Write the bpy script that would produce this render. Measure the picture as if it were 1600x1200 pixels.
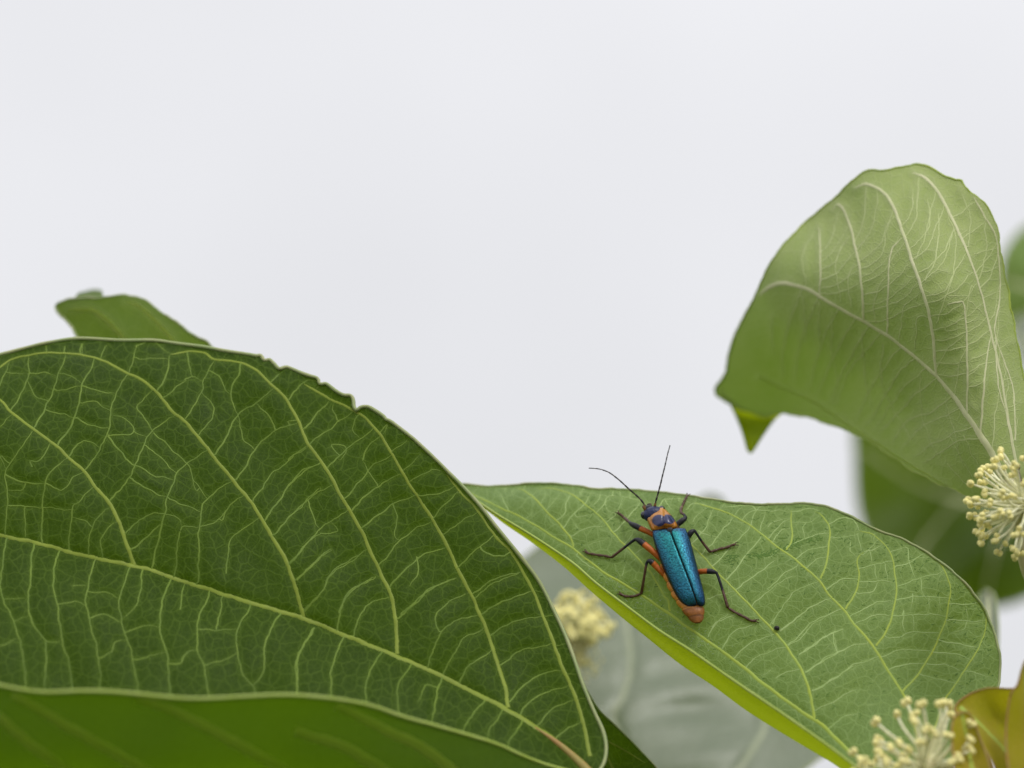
import bpy, bmesh, math, random
import numpy as np
from mathutils import Vector, Matrix
from mathutils.bvhtree import BVHTree
from mathutils.kdtree import KDTree
from mathutils.geometry import delaunay_2d_cdt

random.seed(7)
rng = np.random.default_rng(7)
for o in list(bpy.data.objects):
    bpy.data.objects.remove(o)
scene = bpy.context.scene
COL = scene.collection

# ------------------------------------------------------------------ camera (1 unit = 1 cm, a macro lens 45 cm from the beetle)
scene.unit_settings.system = 'METRIC'
scene.unit_settings.scale_length = 0.01
PITCH = math.radians(12)
SENSOR, FIELD, DIST = 17.3, 11.2, 45.0
LENS = SENSOR * DIST / FIELD
S = DIST / FIELD * 1600.0                       # photograph pixels per unit of tangent
cam_data = bpy.data.cameras.new('camera')
cam = bpy.data.objects.new('camera', cam_data)
COL.objects.link(cam)
cam.location = (0, -45, 0)
cam.rotation_euler = (math.pi / 2 + PITCH, 0, 0)
cam_data.sensor_width = SENSOR
cam_data.sensor_fit = 'HORIZONTAL'
cam_data.lens = LENS
cam_data.clip_start = 0.5
cam_data.clip_end = 200000
cam_data.dof.use_dof = True
cam_data.dof.focus_distance = 44.85
cam_data.dof.aperture_fstop = LENS / 1000.0 / 0.95      # 9.5 mm wide opening
cam_data.dof.aperture_blades = 7
scene.camera = cam
CP = np.array([0.0, -45.0, 0.0])
RX = np.array([1.0, 0, 0])
FW = np.array([0, math.cos(PITCH), math.sin(PITCH)])
UP = np.array([0, -math.sin(PITCH), math.cos(PITCH)])
GROUND = -130.0

# ------------------------------------------------------------------ world: bright even overcast over a faint blue sky
SUN_EL, SUN_ROT = math.radians(55), math.radians(142)
world = bpy.data.worlds.new('World')
scene.world = world
world.use_nodes = True
nt = world.node_tree
nt.nodes.clear()
out = nt.nodes.new('ShaderNodeOutputWorld')
bg = nt.nodes.new('ShaderNodeBackground')
bg.inputs['Strength'].default_value = 0.1
sky = nt.nodes.new('ShaderNodeTexSky')
sky.sky_type = 'NISHITA'
sky.sun_disc = False
sky.sun_elevation = SUN_EL
sky.sun_rotation = SUN_ROT
tc = nt.nodes.new('ShaderNodeTexCoord')
sep = nt.nodes.new('ShaderNodeSeparateXYZ')
nt.links.new(tc.outputs['Generated'], sep.inputs[0])
zmax = nt.nodes.new('ShaderNodeMath'); zmax.operation = 'MAXIMUM'; zmax.inputs[1].default_value = 0.0
nt.links.new(sep.outputs['Z'], zmax.inputs[0])
lum = nt.nodes.new('ShaderNodeMath'); lum.operation = 'MULTIPLY_ADD'
lum.inputs[1].default_value = 6.2; lum.inputs[2].default_value = 6.83
nt.links.new(zmax.outputs[0], lum.inputs[0])
nz = nt.nodes.new('ShaderNodeTexNoise')
nz.inputs['Scale'].default_value = 9.0; nz.inputs['Detail'].default_value = 2.0
nt.links.new(tc.outputs['Generated'], nz.inputs['Vector'])
nr = nt.nodes.new('ShaderNodeMapRange')
nr.inputs['From Min'].default_value = 0.3; nr.inputs['From Max'].default_value = 0.7
nr.inputs['To Min'].default_value = 0.965; nr.inputs['To Max'].default_value = 1.035
nt.links.new(nz.outputs['Fac'], nr.inputs['Value'])
lm = nt.nodes.new('ShaderNodeMath'); lm.operation = 'MULTIPLY'
nt.links.new(lum.outputs[0], lm.inputs[0]); nt.links.new(nr.outputs[0], lm.inputs[1])
cl = nt.nodes.new('ShaderNodeVectorMath'); cl.operation = 'SCALE'
cl.inputs[0].default_value = (1.006, 1.007, 1.038)
nt.links.new(lm.outputs[0], cl.inputs['Scale'])
mx = nt.nodes.new('ShaderNodeMix'); mx.data_type = 'RGBA'
mx.inputs['Factor'].default_value = 0.95
nt.links.new(sky.outputs[0], mx.inputs[6]); nt.links.new(cl.outputs[0], mx.inputs[7])
nt.links.new(mx.outputs[2], bg.inputs['Color'])
nt.links.new(bg.outputs[0], out.inputs['Surface'])

sun_d = bpy.data.lights.new('sun', 'SUN')
sun_d.energy = 1.25
sun_d.angle = math.radians(13)
sun_d.color = (1.0, 0.97, 0.92)
sun = bpy.data.objects.new('sun', sun_d)
COL.objects.link(sun)
sun.location = (40, 0, 80)
sun_dir = Vector((math.sin(SUN_ROT) * math.cos(SUN_EL), math.cos(SUN_ROT) * math.cos(SUN_EL), math.sin(SUN_EL)))
sun.rotation_euler = (-sun_dir).to_track_quat('-Z', 'Y').to_euler()

scene.view_settings.view_transform = 'Standard'
scene.view_settings.look = 'None'
scene.view_settings.gamma = 1.0
scene.view_settings.exposure = 0.0
scene.render.engine = 'CYCLES'

# ------------------------------------------------------------------ helpers
def lin(r, g, b):
    f = lambda c: (c / 255 / 12.92) if c / 255 <= 0.04045 else ((c / 255 + 0.055) / 1.055) ** 2.4
    return (f(r), f(g), f(b), 1.0)

def W(px, py, d):
    """point that the photograph shows at (px, py), d cm in front of the camera"""
    return CP + d * (FW + RX * ((px - 800) / S) + UP * ((600 - py) / S))

def ray(px, py):
    v = FW + RX * ((px - 800) / S) + UP * ((600 - py) / S)
    return v / np.linalg.norm(v)

def cr(P, n=None, step=None, closed=False):
    """Catmull-Rom through the rows of P"""
    P = np.asarray(P, float)
    if len(P) == 2 and not closed:
        k = n or max(2, int(np.linalg.norm((P[1] - P[0])[:2]) / step) + 1)
        t = np.linspace(0, 1, k)[:, None]
        return P[0] * (1 - t) + P[1] * t
    if closed:
        Q = np.vstack([P[-1], P, P[0], P[1]])
        segs = len(P)
    else:
        Q = np.vstack([2 * P[0] - P[1], P, 2 * P[-1] - P[-2]])
        segs = len(P) - 1
    out = []
    lens = [max(1e-6, np.linalg.norm(Q[i + 2] - Q[i + 1])) for i in range(segs)]
    if n:
        cum = np.concatenate([[0], np.cumsum(lens)])
        us = np.linspace(0, cum[-1], n, endpoint=not closed)
        ii = np.clip(np.searchsorted(cum, us, side='right') - 1, 0, segs - 1)
        ts = (us - cum[ii]) / np.array(lens)[ii]
        pairs = list(zip(ii, ts))
    else:
        pairs = []
        for i in range(segs):
            k = max(1, int(round(lens[i] / step)))
            pairs += [(i, j / k) for j in range(k)]
        if not closed:
            pairs.append((segs - 1, 1.0))
    for i, t in pairs:
        p0, p1, p2, p3 = Q[i], Q[i + 1], Q[i + 2], Q[i + 3]
        out.append(0.5 * (2 * p1 + (p2 - p0) * t + (2 * p0 - 5 * p1 + 4 * p2 - p3) * t * t + (3 * p1 - p0 - 3 * p2 + p3) * t ** 3))
    return np.array(out)

def wob(P, amp, seed, freq=0.05):
    """small hand-made irregularity along a path"""
    r = np.random.default_rng(seed)
    s = np.concatenate([[0], np.cumsum(np.linalg.norm(np.diff(P[:, :2], axis=0), axis=1))])
    Q = P.copy()
    for k in range(4):
        f = freq * (1 + k) * (0.7 + 0.6 * r.random())
        Q[:, 0] += amp / (1 + k) * np.sin(s * f + 6.28 * r.random())
        Q[:, 1] += amp / (1 + k) * np.sin(s * f + 6.28 * r.random())
    return Q

def tps(ctrl, smooth=0.0):
    C = np.asarray(ctrl, float)
    X = C[:, :2] / 500.0
    n = len(X)
    def U(r2):
        return np.where(r2 > 1e-12, r2 * np.log(r2 + 1e-12), 0.0)
    K = U(((X[:, None] - X[None]) ** 2).sum(-1)) + smooth * np.eye(n)
    Pm = np.hstack([np.ones((n, 1)), X])
    A = np.zeros((n + 3, n + 3))
    A[:n, :n] = K; A[:n, n:] = Pm; A[n:, :n] = Pm.T
    w = np.linalg.solve(A, np.concatenate([C[:, 2], np.zeros(3)]))
    def f(Q):
        Q = np.atleast_2d(np.asarray(Q, float))[:, :2] / 500.0
        d2 = ((Q[:, None] - X[None]) ** 2).sum(-1)
        return U(d2) @ w[:n] + w[n] + Q @ w[n + 1:]
    return f

def Warr(P2, d):
    P2 = np.asarray(P2, float)
    return CP + np.asarray(d)[:, None] * (FW + np.outer((P2[:, 0] - 800) / S, RX) + np.outer((600 - P2[:, 1]) / S, UP))

def mesh_obj(name, verts, faces, mat, parent=None, smooth=True, uv=None, attrs=None, col=None):
    me = bpy.data.meshes.new(name)
    verts = np.asarray(verts, float)
    if parent is not None:
        verts = verts - np.array(ORIG[parent.name])
    me.from_pydata([tuple(v) for v in verts], [], [tuple(f) for f in faces])
    if smooth:
        me.polygons.foreach_set('use_smooth', [True] * len(me.polygons))
    if uv is not None:
        lay = me.uv_layers.new(name='UVMap')
        idx = np.empty(len(me.loops), dtype=np.int32)
        me.loops.foreach_get('vertex_index', idx)
        lay.data.foreach_set('uv', np.asarray(uv, float)[idx].ravel())
    for k, v in (attrs or {}).items():
        a = me.attributes.new(k, 'FLOAT', 'POINT')
        a.data.foreach_set('value', np.asarray(v, dtype=np.float32))
    if col is not None:
        a = me.attributes.new('tint', 'FLOAT_COLOR', 'POINT')
        a.data.foreach_set('color', np.asarray(col, dtype=np.float32).ravel())
    me.materials.append(mat)
    me.update()
    ob = bpy.data.objects.new(name, me)
    COL.objects.link(ob)
    if parent is not None:
        ob.parent = parent
    return ob

ORIG = {}
def thing(name, loc, label, cat, group=None):
    o = bpy.data.objects.new(name, None)
    COL.objects.link(o)
    o.location = loc
    o.empty_display_size = 0.5
    o['label'] = label
    o['category'] = cat
    if group:
        o['group'] = group
    ORIG[o.name] = tuple(loc)
    return o

def sub(ob, parent):
    """hang ob under a part (the part itself sits at its thing's origin)"""
    ob.parent = parent
    return ob

class Geo:
    def __init__(self):
        self.v = []; self.f = []; self.c = []
    def add(self, v, f, c=None):
        n = sum(len(x) for x in self.v)
        v = np.asarray(v, float)
        self.v.append(v)
        self.f += [tuple(i + n for i in q) for q in f]
        if c is not None:
            c = np.asarray(c, float)
            if c.ndim == 1:
                c = np.tile(c, (len(v), 1))
            self.c.append(c)
    def build(self, name, mat, parent=None, **k):
        if self.c:
            k['col'] = np.vstack(self.c)
        return mesh_obj(name, np.vstack(self.v), self.f, mat, parent, **k)

def tube(path, radii, sides=6, cap=True, flat=None, nrm=None):
    """tube along a 3-D path; flat squashes it along nrm"""
    P = np.asarray(path, float)
    n = len(P)
    R = np.broadcast_to(np.asarray(radii, float), (n,))
    T = np.gradient(P, axis=0)
    T /= np.linalg.norm(T, axis=1)[:, None] + 1e-12
    if nrm is None:
        a = np.array([0.31, 0.2, 0.93])
        if abs(T[0] @ a) > 0.9:
            a = np.array([0.9, 0.3, 0.1])
        N = [a - T[0] * (a @ T[0])]
        for i in range(1, n):
            b = N[-1] - T[i] * (N[-1] @ T[i])
            N.append(b / (np.linalg.norm(b) + 1e-12))
        N[0] /= np.linalg.norm(N[0])
        N = np.array(N)
    else:
        N = np.broadcast_to(nrm, (n, 3)).copy()
        N -= T * (N * T).sum(1)[:, None]
        N /= np.linalg.norm(N, axis=1)[:, None] + 1e-12
    B = np.cross(T, N)
    k = 1.0 if flat is None else flat
    V = []
    for j in range(sides):
        th = 2 * math.pi * j / sides
        V.append(P + (N * math.sin(th) * k + B * math.cos(th)) * R[:, None])
    V = np.stack(V, 1).reshape(-1, 3)
    F = []
    for i in range(n - 1):
        for j in range(sides):
            a, b = i * sides + j, i * sides + (j + 1) % sides
            F.append((a, b, b + sides, a + sides))
    if cap:
        F.append(tuple(range(sides))[::-1])
        F.append(tuple((n - 1) * sides + j for j in range(sides)))
    return V, F

def ball(c, ax, seg=14, ring=9, noise=0.0, seed=0):
    """ellipsoid with the three axis vectors ax"""
    r = np.random.default_rng(seed)
    V = []; F = []
    for i in range(ring + 1):
        ph = math.pi * i / ring
        for j in range(seg):
            th = 2 * math.pi * j / seg
            k = 1 + noise * (r.random() - 0.5)
            V.append(np.asarray(c) + k * (ax[0] * math.sin(ph) * math.cos(th) + ax[1] * math.sin(ph) * math.sin(th) + ax[2] * math.cos(ph)))
    for i in range(ring):
        for j in range(seg):
            a, b = i * seg + j, i * seg + (j + 1) % seg
            F.append((a, a + seg, b + seg, b))
    return np.array(V), F

# ------------------------------------------------------------------ materials
def new_mat(name):
    m = bpy.data.materials.new(name)
    m.use_nodes = True
    t = m.node_tree
    t.nodes.clear()
    o = t.nodes.new('ShaderNodeOutputMaterial')
    return m, t, o

def N(t, kind, **kw):
    n = t.nodes.new(kind)
    for k, v in kw.items():
        if k.startswith('i_'):
            n.inputs[k[2:].replace('_', ' ')].default_value = v
        else:
            setattr(n, k, v)
    return n

def mixc(t, a, b, fac, blend='MIX'):
    m = t.nodes.new('ShaderNodeMix')
    m.data_type = 'RGBA'; m.blend_type = blend
    for sock, val in ((6, a), (7, b), (0, fac)):
        if isinstance(val, bpy.types.NodeSocket):
            t.links.new(val, m.inputs[sock])
        else:
            m.inputs[sock].default_value = val
    return m.outputs[2]

def mrange(t, v, a, b, c, d):
    m = t.nodes.new('ShaderNodeMapRange')
    t.links.new(v, m.inputs['Value'])
    m.inputs['From Min'].default_value = a; m.inputs['From Max'].default_value = b
    m.inputs['To Min'].default_value = c; m.inputs['To Max'].default_value = d
    return m.outputs[0]

def leaf_mat(name, base, dark, vein, trans, tfac=0.35, rough=0.45, spec=0.5, cell=8.0, cell_amt=0.35,
             bump=0.25, grain=0.0, fine=40.0, coat=0.0):
    m, t, o = new_mat(name)
    uv = N(t, 'ShaderNodeUVMap', uv_map='UVMap')
    n1 = N(t, 'ShaderNodeTexNoise'); n1.inputs['Scale'].default_value = 1.3; n1.inputs['Detail'].default_value = 4
    t.links.new(uv.outputs[0], n1.inputs['Vector'])
    n2 = N(t, 'ShaderNodeTexNoise'); n2.inputs['Scale'].default_value = fine; n2.inputs['Detail'].default_value = 3
    t.links.new(uv.outputs[0], n2.inputs['Vector'])
    # warp the cells a little so that they do not look like soap
    w = N(t, 'ShaderNodeTexNoise'); w.inputs['Scale'].default_value = 6.0
    t.links.new(uv.outputs[0], w.inputs['Vector'])
    wv = N(t, 'ShaderNodeVectorMath', operation='SCALE'); wv.inputs['Scale'].default_value = 0.12
    t.links.new(w.outputs['Color'], wv.inputs[0])
    ad = N(t, 'ShaderNodeVectorMath', operation='ADD')
    t.links.new(uv.outputs[0], ad.inputs[0]); t.links.new(wv.outputs[0], ad.inputs[1])
    vo = N(t, 'ShaderNodeTexVoronoi', feature='DISTANCE_TO_EDGE', voronoi_dimensions='2D'); vo.inputs['Scale'].default_value = cell
    t.links.new(ad.outputs[0], vo.inputs['Vector'])
    vo2 = N(t, 'ShaderNodeTexVoronoi', feature='DISTANCE_TO_EDGE', voronoi_dimensions='2D'); vo2.inputs['Scale'].default_value = cell * 2.3
    t.links.new(ad.outputs[0], vo2.inputs['Vector'])
    e1 = mrange(t, vo.outputs['Distance'], 0.0, 0.09, 1.0, 0.0)
    e2 = mrange(t, vo2.outputs['Distance'], 0.0, 0.16, 0.45, 0.0)
    em = N(t, 'ShaderNodeMath', operation='MAXIMUM')
    t.links.new(e1, em.inputs[0]); t.links.new(e2, em.inputs[1])
    ea = N(t, 'ShaderNodeMath', operation='MULTIPLY'); ea.inputs[1].default_value = cell_amt
    t.links.new(em.outputs[0], ea.inputs[0])
    at = N(t, 'ShaderNodeAttribute', attribute_name='vein')
    va = mrange(t, at.outputs['Fac'], 0.25, 1.0, 0.0, 0.34)
    c0 = mixc(t, dark, base, mrange(t, n1.outputs['Fac'], 0.32, 0.68, 0.0, 1.0))
    c1 = mixc(t, c0, (base[0] * 1.5, base[1] * 1.35, base[2] * 1.3, 1), mrange(t, n2.outputs['Fac'], 0.45, 0.8, 0.0, 0.45 + grain))
    c2 = mixc(t, c1, vein, ea.outputs[0])
    c3 = mixc(t, c2, vein, va)
    tr = mixc(t, trans, (trans[0] * 1.25, trans[1] * 1.2, trans[2] * 1.2, 1), ea.outputs[0])
    # relief
    h = N(t, 'ShaderNodeMath', operation='MULTIPLY_ADD'); h.inputs[1].default_value = -0.6
    t.links.new(em.outputs[0], h.inputs[0]); t.links.new(n2.outputs['Fac'], h.inputs[2])
    bp = N(t, 'ShaderNodeBump'); bp.inputs['Strength'].default_value = bump; bp.inputs['Distance'].default_value = 0.02
    t.links.new(h.outputs[0], bp.inputs['Height'])
    p = N(t, 'ShaderNodeBsdfPrincipled')
    p.inputs['Specular IOR Level'].default_value = spec
    p.inputs['Coat Weight'].default_value = coat
    p.inputs['Coat Roughness'].default_value = 0.35
    t.links.new(mrange(t, n1.outputs['Fac'], 0.3, 0.7, rough - 0.06, rough + 0.08), p.inputs['Roughness'])
    t.links.new(c3, p.inputs['Base Color'])
    t.links.new(bp.outputs[0], p.inputs['Normal'])
    tb = N(t, 'ShaderNodeBsdfTranslucent')
    t.links.new(tr, tb.inputs['Color']); t.links.new(bp.outputs[0], tb.inputs['Normal'])
    ms = N(t, 'ShaderNodeMixShader'); ms.inputs[0].default_value = tfac
    t.links.new(p.outputs[0], ms.inputs[1]); t.links.new(tb.outputs[0], ms.inputs[2])
    t.links.new(ms.outputs[0], o.inputs['Surface'])
    return m

def simple_mat(name, color, color2=None, rough=0.5, scale=6.0, trans=0.0, spec=0.4, bump=0.15, metallic=0.0, attr=False, tcol=None):
    m, t, o = new_mat(name)
    tcn = N(t, 'ShaderNodeTexCoord')
    n1 = N(t, 'ShaderNodeTexNoise'); n1.inputs['Scale'].default_value = scale; n1.inputs['Detail'].default_value = 4
    t.links.new(tcn.outputs['Object'], n1.inputs['Vector'])
    p = N(t, 'ShaderNodeBsdfPrincipled')
    p.inputs['Roughness'].default_value = rough
    p.inputs['Specular IOR Level'].default_value = spec
    p.inputs['Metallic'].default_value = metallic
    if attr:
        a = N(t, 'ShaderNodeAttribute', attribute_name='tint')
        k = mrange(t, n1.outputs['Fac'], 0.3, 0.7, 0.78, 1.2)
        vm = N(t, 'ShaderNodeVectorMath', operation='SCALE')
        t.links.new(a.outputs['Color'], vm.inputs[0]); t.links.new(k, vm.inputs['Scale'])
        c = vm.outputs[0]
    else:
        c2 = color2 or tuple(min(1, x * 0.75) for x in color[:3]) + (1,)
        c = mixc(t, color, c2, mrange(t, n1.outputs['Fac'], 0.35, 0.65, 0, 1))
    t.links.new(c, p.inputs['Base Color'])
    bp = N(t, 'ShaderNodeBump'); bp.inputs['Strength'].default_value = bump; bp.inputs['Distance'].default_value = 0.01
    t.links.new(n1.outputs['Fac'], bp.inputs['Height']); t.links.new(bp.outputs[0], p.inputs['Normal'])
    if trans > 0:
        tb = N(t, 'ShaderNodeBsdfTranslucent')
        if tcol:
            tb.inputs['Color'].default_value = tcol
        else:
            t.links.new(c, tb.inputs['Color'])
        ms = N(t, 'ShaderNodeMixShader'); ms.inputs[0].default_value = trans
        t.links.new(p.outputs[0], ms.inputs[1]); t.links.new(tb.outputs[0], ms.inputs[2])
        t.links.new(ms.outputs[0], o.inputs['Surface'])
    else:
        t.links.new(p.outputs[0], o.inputs['Surface'])
    return m

M = {}
M['leaf_dark'] = leaf_mat('leaf_dark', (0.0235, 0.05, 0.0018, 1), (0.0165, 0.037, 0.0012, 1), (0.105, 0.165, 0.024, 1),
                          (0.25, 0.46, 0.006, 1), tfac=0.19, rough=0.56, spec=0.11, cell=5.0, cell_amt=0.46, bump=0.3)
M['leaf_dark_under'] = leaf_mat('leaf_dark_under', (0.055, 0.10, 0.004, 1), (0.045, 0.085, 0.003, 1), (0.12, 0.18, 0.02, 1),
                          (0.30, 0.57, 0.005, 1), tfac=0.38, rough=0.6, spec=0.2, cell=5.0, cell_amt=0.25, bump=0.3)
M['leaf_fresh'] = leaf_mat('leaf_fresh', (0.085, 0.145, 0.014, 1), (0.070, 0.120, 0.010, 1), (0.19, 0.25, 0.06, 1),
                          (0.33, 0.50, 0.005, 1), tfac=0.36, rough=0.6, spec=0.2, cell=5.0, cell_amt=0.25, bump=0.3)
M['leaf_mid'] = leaf_mat('leaf_mid', (0.13, 0.214, 0.043, 1), (0.098, 0.178, 0.03, 1), (0.29, 0.41, 0.14, 1),
                         (0.44, 0.62, 0.008, 1), tfac=0.20, rough=0.52, spec=0.36, cell=5.5, cell_amt=0.45, bump=0.3, grain=0.1, fine=55)
M['leaf_mid_under'] = leaf_mat('leaf_mid_under', (0.15, 0.24, 0.015, 1), (0.12, 0.20, 0.010, 1), (0.30, 0.36, 0.06, 1),
                         (0.50, 0.62, 0.004, 1), tfac=0.43, rough=0.6, spec=0.25, cell=9.0, cell_amt=0.2, bump=0.4, grain=0.2, fine=50)
M['leaf_pale'] = leaf_mat('leaf_pale', (0.43, 0.51, 0.195, 1), (0.33, 0.425, 0.13, 1), (0.50, 0.54, 0.30, 1),
                          (0.18, 0.33, 0.010, 1), tfac=0.27, rough=0.7, spec=0.22, cell=6.0, cell_amt=0.35, bump=0.35, grain=0.2, fine=60)
M['leaf_back'] = leaf_mat('leaf_back', (0.044, 0.077, 0.007, 1), (0.036, 0.062, 0.005, 1), (0.19, 0.25, 0.09, 1),
                          (0.24, 0.40, 0.006, 1), tfac=0.36, rough=0.55, spec=0.25, cell=6.0, cell_amt=0.2, bump=0.3)
M['leaf_glossy'] = leaf_mat('leaf_glossy', (0.15, 0.18, 0.11, 1), (0.12, 0.155, 0.085, 1), (0.30, 0.33, 0.22, 1),
                            (0.22, 0.36, 0.05, 1), tfac=0.2, rough=0.36, spec=0.8, cell=5.0, cell_amt=0.2, bump=0.3, coat=0.3)
M['leaf_young'] = leaf_mat('leaf_young', (0.33, 0.32, 0.012, 1), (0.34, 0.24, 0.025, 1), (0.46, 0.38, 0.10, 1),
                           (0.60, 0.54, 0.01, 1), tfac=0.4, rough=0.8, spec=0.2, cell=9.0, cell_amt=0.3, bump=0.5, grain=0.2)
M['vein_dark'] = simple_mat('vein_dark', (0.2214, 0.2829, 0.03034, 1), (0.1886, 0.246, 0.02706, 1), rough=0.5, spec=0.2)
M['vein_net_dark'] = simple_mat('vein_net_dark', (0.150, 0.225, 0.024, 1), (0.108, 0.176, 0.018, 1), rough=0.5, spec=0.2)
M['vein_mid'] = simple_mat('vein_mid', (0.3608, 0.4428, 0.0615, 1), (0.328, 0.4346, 0.082, 1), rough=0.55, spec=0.2)
M['vein_net_mid'] = simple_mat('vein_net_mid', (0.369, 0.492, 0.1804, 1), (0.2952, 0.4182, 0.1312, 1), rough=0.55, spec=0.2)
M['vein_pale'] = simple_mat('vein_pale', (0.74, 0.73, 0.45, 1), (0.66, 0.68, 0.38, 1), rough=0.6, trans=0.2, tcol=(0.95, 0.95, 0.75, 1))
M['vein_net_pale'] = simple_mat('vein_net_pale', (0.62, 0.68, 0.34, 1), (0.55, 0.62, 0.27, 1), rough=0.6, trans=0.28, tcol=(0.95, 0.97, 0.75, 1))
M['vein_wall'] = simple_mat('vein_wall', (0.19, 0.27, 0.016, 1), (0.165, 0.245, 0.014, 1), rough=0.6, spec=0.2, trans=0.75, tcol=(0.95, 0.98, 0.55, 1))
M['vein_margin'] = simple_mat('vein_margin', (0.34, 0.43, 0.11, 1), (0.30, 0.39, 0.09, 1), rough=0.6, spec=0.2, trans=0.6, tcol=(0.95, 0.97, 0.6, 1))
M['vein_back'] = simple_mat('vein_back', (0.15, 0.20, 0.035, 1), (0.13, 0.18, 0.03, 1), rough=0.6, spec=0.2, trans=0.75, tcol=(0.95, 0.97, 0.6, 1))
M['vein_glossy'] = simple_mat('vein_glossy', (0.33, 0.36, 0.23, 1), (0.28, 0.32, 0.19, 1), rough=0.5)
M['margin'] = simple_mat('margin', (0.2706, 0.3444, 0.1312, 1), (0.3444, 0.369, 0.164, 1), rough=0.5)
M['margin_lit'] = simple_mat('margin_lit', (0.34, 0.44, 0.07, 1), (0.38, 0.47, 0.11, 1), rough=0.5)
M['petiole'] = simple_mat('petiole', (0.36, 0.20, 0.06, 1), (0.30, 0.25, 0.06, 1), rough=0.55)
M['stem'] = simple_mat('stem', (0.16, 0.14, 0.07, 1), (0.10, 0.10, 0.05, 1), rough=0.7, scale=2.0, bump=0.5)
M['raceme'] = simple_mat('raceme', (0.60, 0.55, 0.34, 1), (0.52, 0.50, 0.24, 1), rough=0.7)
M['stamen'] = simple_mat('stamen', None, rough=0.6, spec=0.2, attr=True, scale=20)
M['bract'] = simple_mat('bract', (0.33, 0.16, 0.045, 1), (0.30, 0.23, 0.06, 1), rough=0.7)
M['scratch'] = simple_mat('scratch', (0.10, 0.19, 0.03, 1), (0.075, 0.155, 0.022, 1), rough=0.6, spec=0.2)
M['dust'] = simple_mat('dust', (0.30, 0.40, 0.20, 1), (0.24, 0.34, 0.15, 1), rough=0.7)
M['body'] = simple_mat('body', None, rough=0.42, spec=0.35, attr=True, scale=26, bump=0.7)
M['shield'] = simple_mat('shield', None, rough=0.30, spec=0.6, attr=True, scale=14, bump=0.15)
M['antenna'] = simple_mat('antenna', None, rough=0.5, attr=True, scale=30)
M['eye'] = simple_mat('eye', (0.006, 0.007, 0.014, 1), (0.01, 0.012, 0.02, 1), rough=0.12, spec=0.7, bump=0.0)
M['pellet'] = simple_mat('pellet', (0.022, 0.020, 0.018, 1), (0.05, 0.045, 0.04, 1), rough=0.8, scale=40, bump=0.8)

def ground_mat():
    m, t, o = new_mat('ground')
    tcn = N(t, 'ShaderNodeTexCoord')
    n1 = N(t, 'ShaderNodeTexNoise'); n1.inputs['Scale'].default_value = 0.02; n1.inputs['Detail'].default_value = 8
    t.links.new(tcn.outputs['Object'], n1.inputs['Vector'])
    c = mixc(t, (0.045, 0.075, 0.018, 1), (0.13, 0.11, 0.06, 1), mrange(t, n1.outputs['Fac'], 0.4, 0.65, 0, 1))
    p = N(t, 'ShaderNodeBsdfPrincipled'); p.inputs['Roughness'].default_value = 0.95
    t.links.new(c, p.inputs['Base Color']); t.links.new(p.outputs[0], o.inputs['Surface'])
    return m

def elytron_mat():
    m, t, o = new_mat('elytron')
    a = N(t, 'ShaderNodeAttribute', attribute_name='tint')
    tcn = N(t, 'ShaderNodeTexCoord')
    uvn = N(t, 'ShaderNodeUVMap', uv_map='UVMap')
    n1 = N(t, 'ShaderNodeTexNoise'); n1.inputs['Scale'].default_value = 1.0; n1.inputs['Detail'].default_value = 3; n1.inputs['Distortion'].default_value = 0.6
    t.links.new(uvn.outputs[0], n1.inputs['Vector'])
    n2 = N(t, 'ShaderNodeTexNoise'); n2.inputs['Scale'].default_value = 5.0
    t.links.new(tcn.outputs['Object'], n2.inputs['Vector'])
    c = mixc(t, a.outputs['Color'], (0.012, 0.10, 0.26, 1), mrange(t, n2.outputs['Fac'], 0.52, 0.75, 0, 0.35))
    c = mixc(t, c, (0.004, 0.02, 0.04, 1), mrange(t, n1.outputs['Fac'], 0.36, 0.58, 0.7, 0.0))
    p = N(t, 'ShaderNodeBsdfPrincipled')
    p.inputs['Metallic'].default_value = 0.75
    p.inputs['Roughness'].default_value = 0.31
    t.links.new(c, p.inputs['Base Color'])
    bp = N(t, 'ShaderNodeBump'); bp.inputs['Strength'].default_value = 0.75; bp.inputs['Distance'].default_value = 0.012
    t.links.new(n1.outputs['Fac'], bp.inputs['Height']); t.links.new(bp.outputs[0], p.inputs['Normal'])
    t.links.new(p.outputs[0], o.inputs['Surface'])
    return m
M['elytron'] = elytron_mat()
M['ground'] = ground_mat()

# ------------------------------------------------------------------ ground, far below the picture
g = mesh_obj('ground', [(-60000, -60000, GROUND), (60000, -60000, GROUND), (60000, 60000, GROUND), (-60000, 60000, GROUND)], [(0, 1, 2, 3)], M['ground'], smooth=False)
g['kind'] = 'structure'

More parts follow.
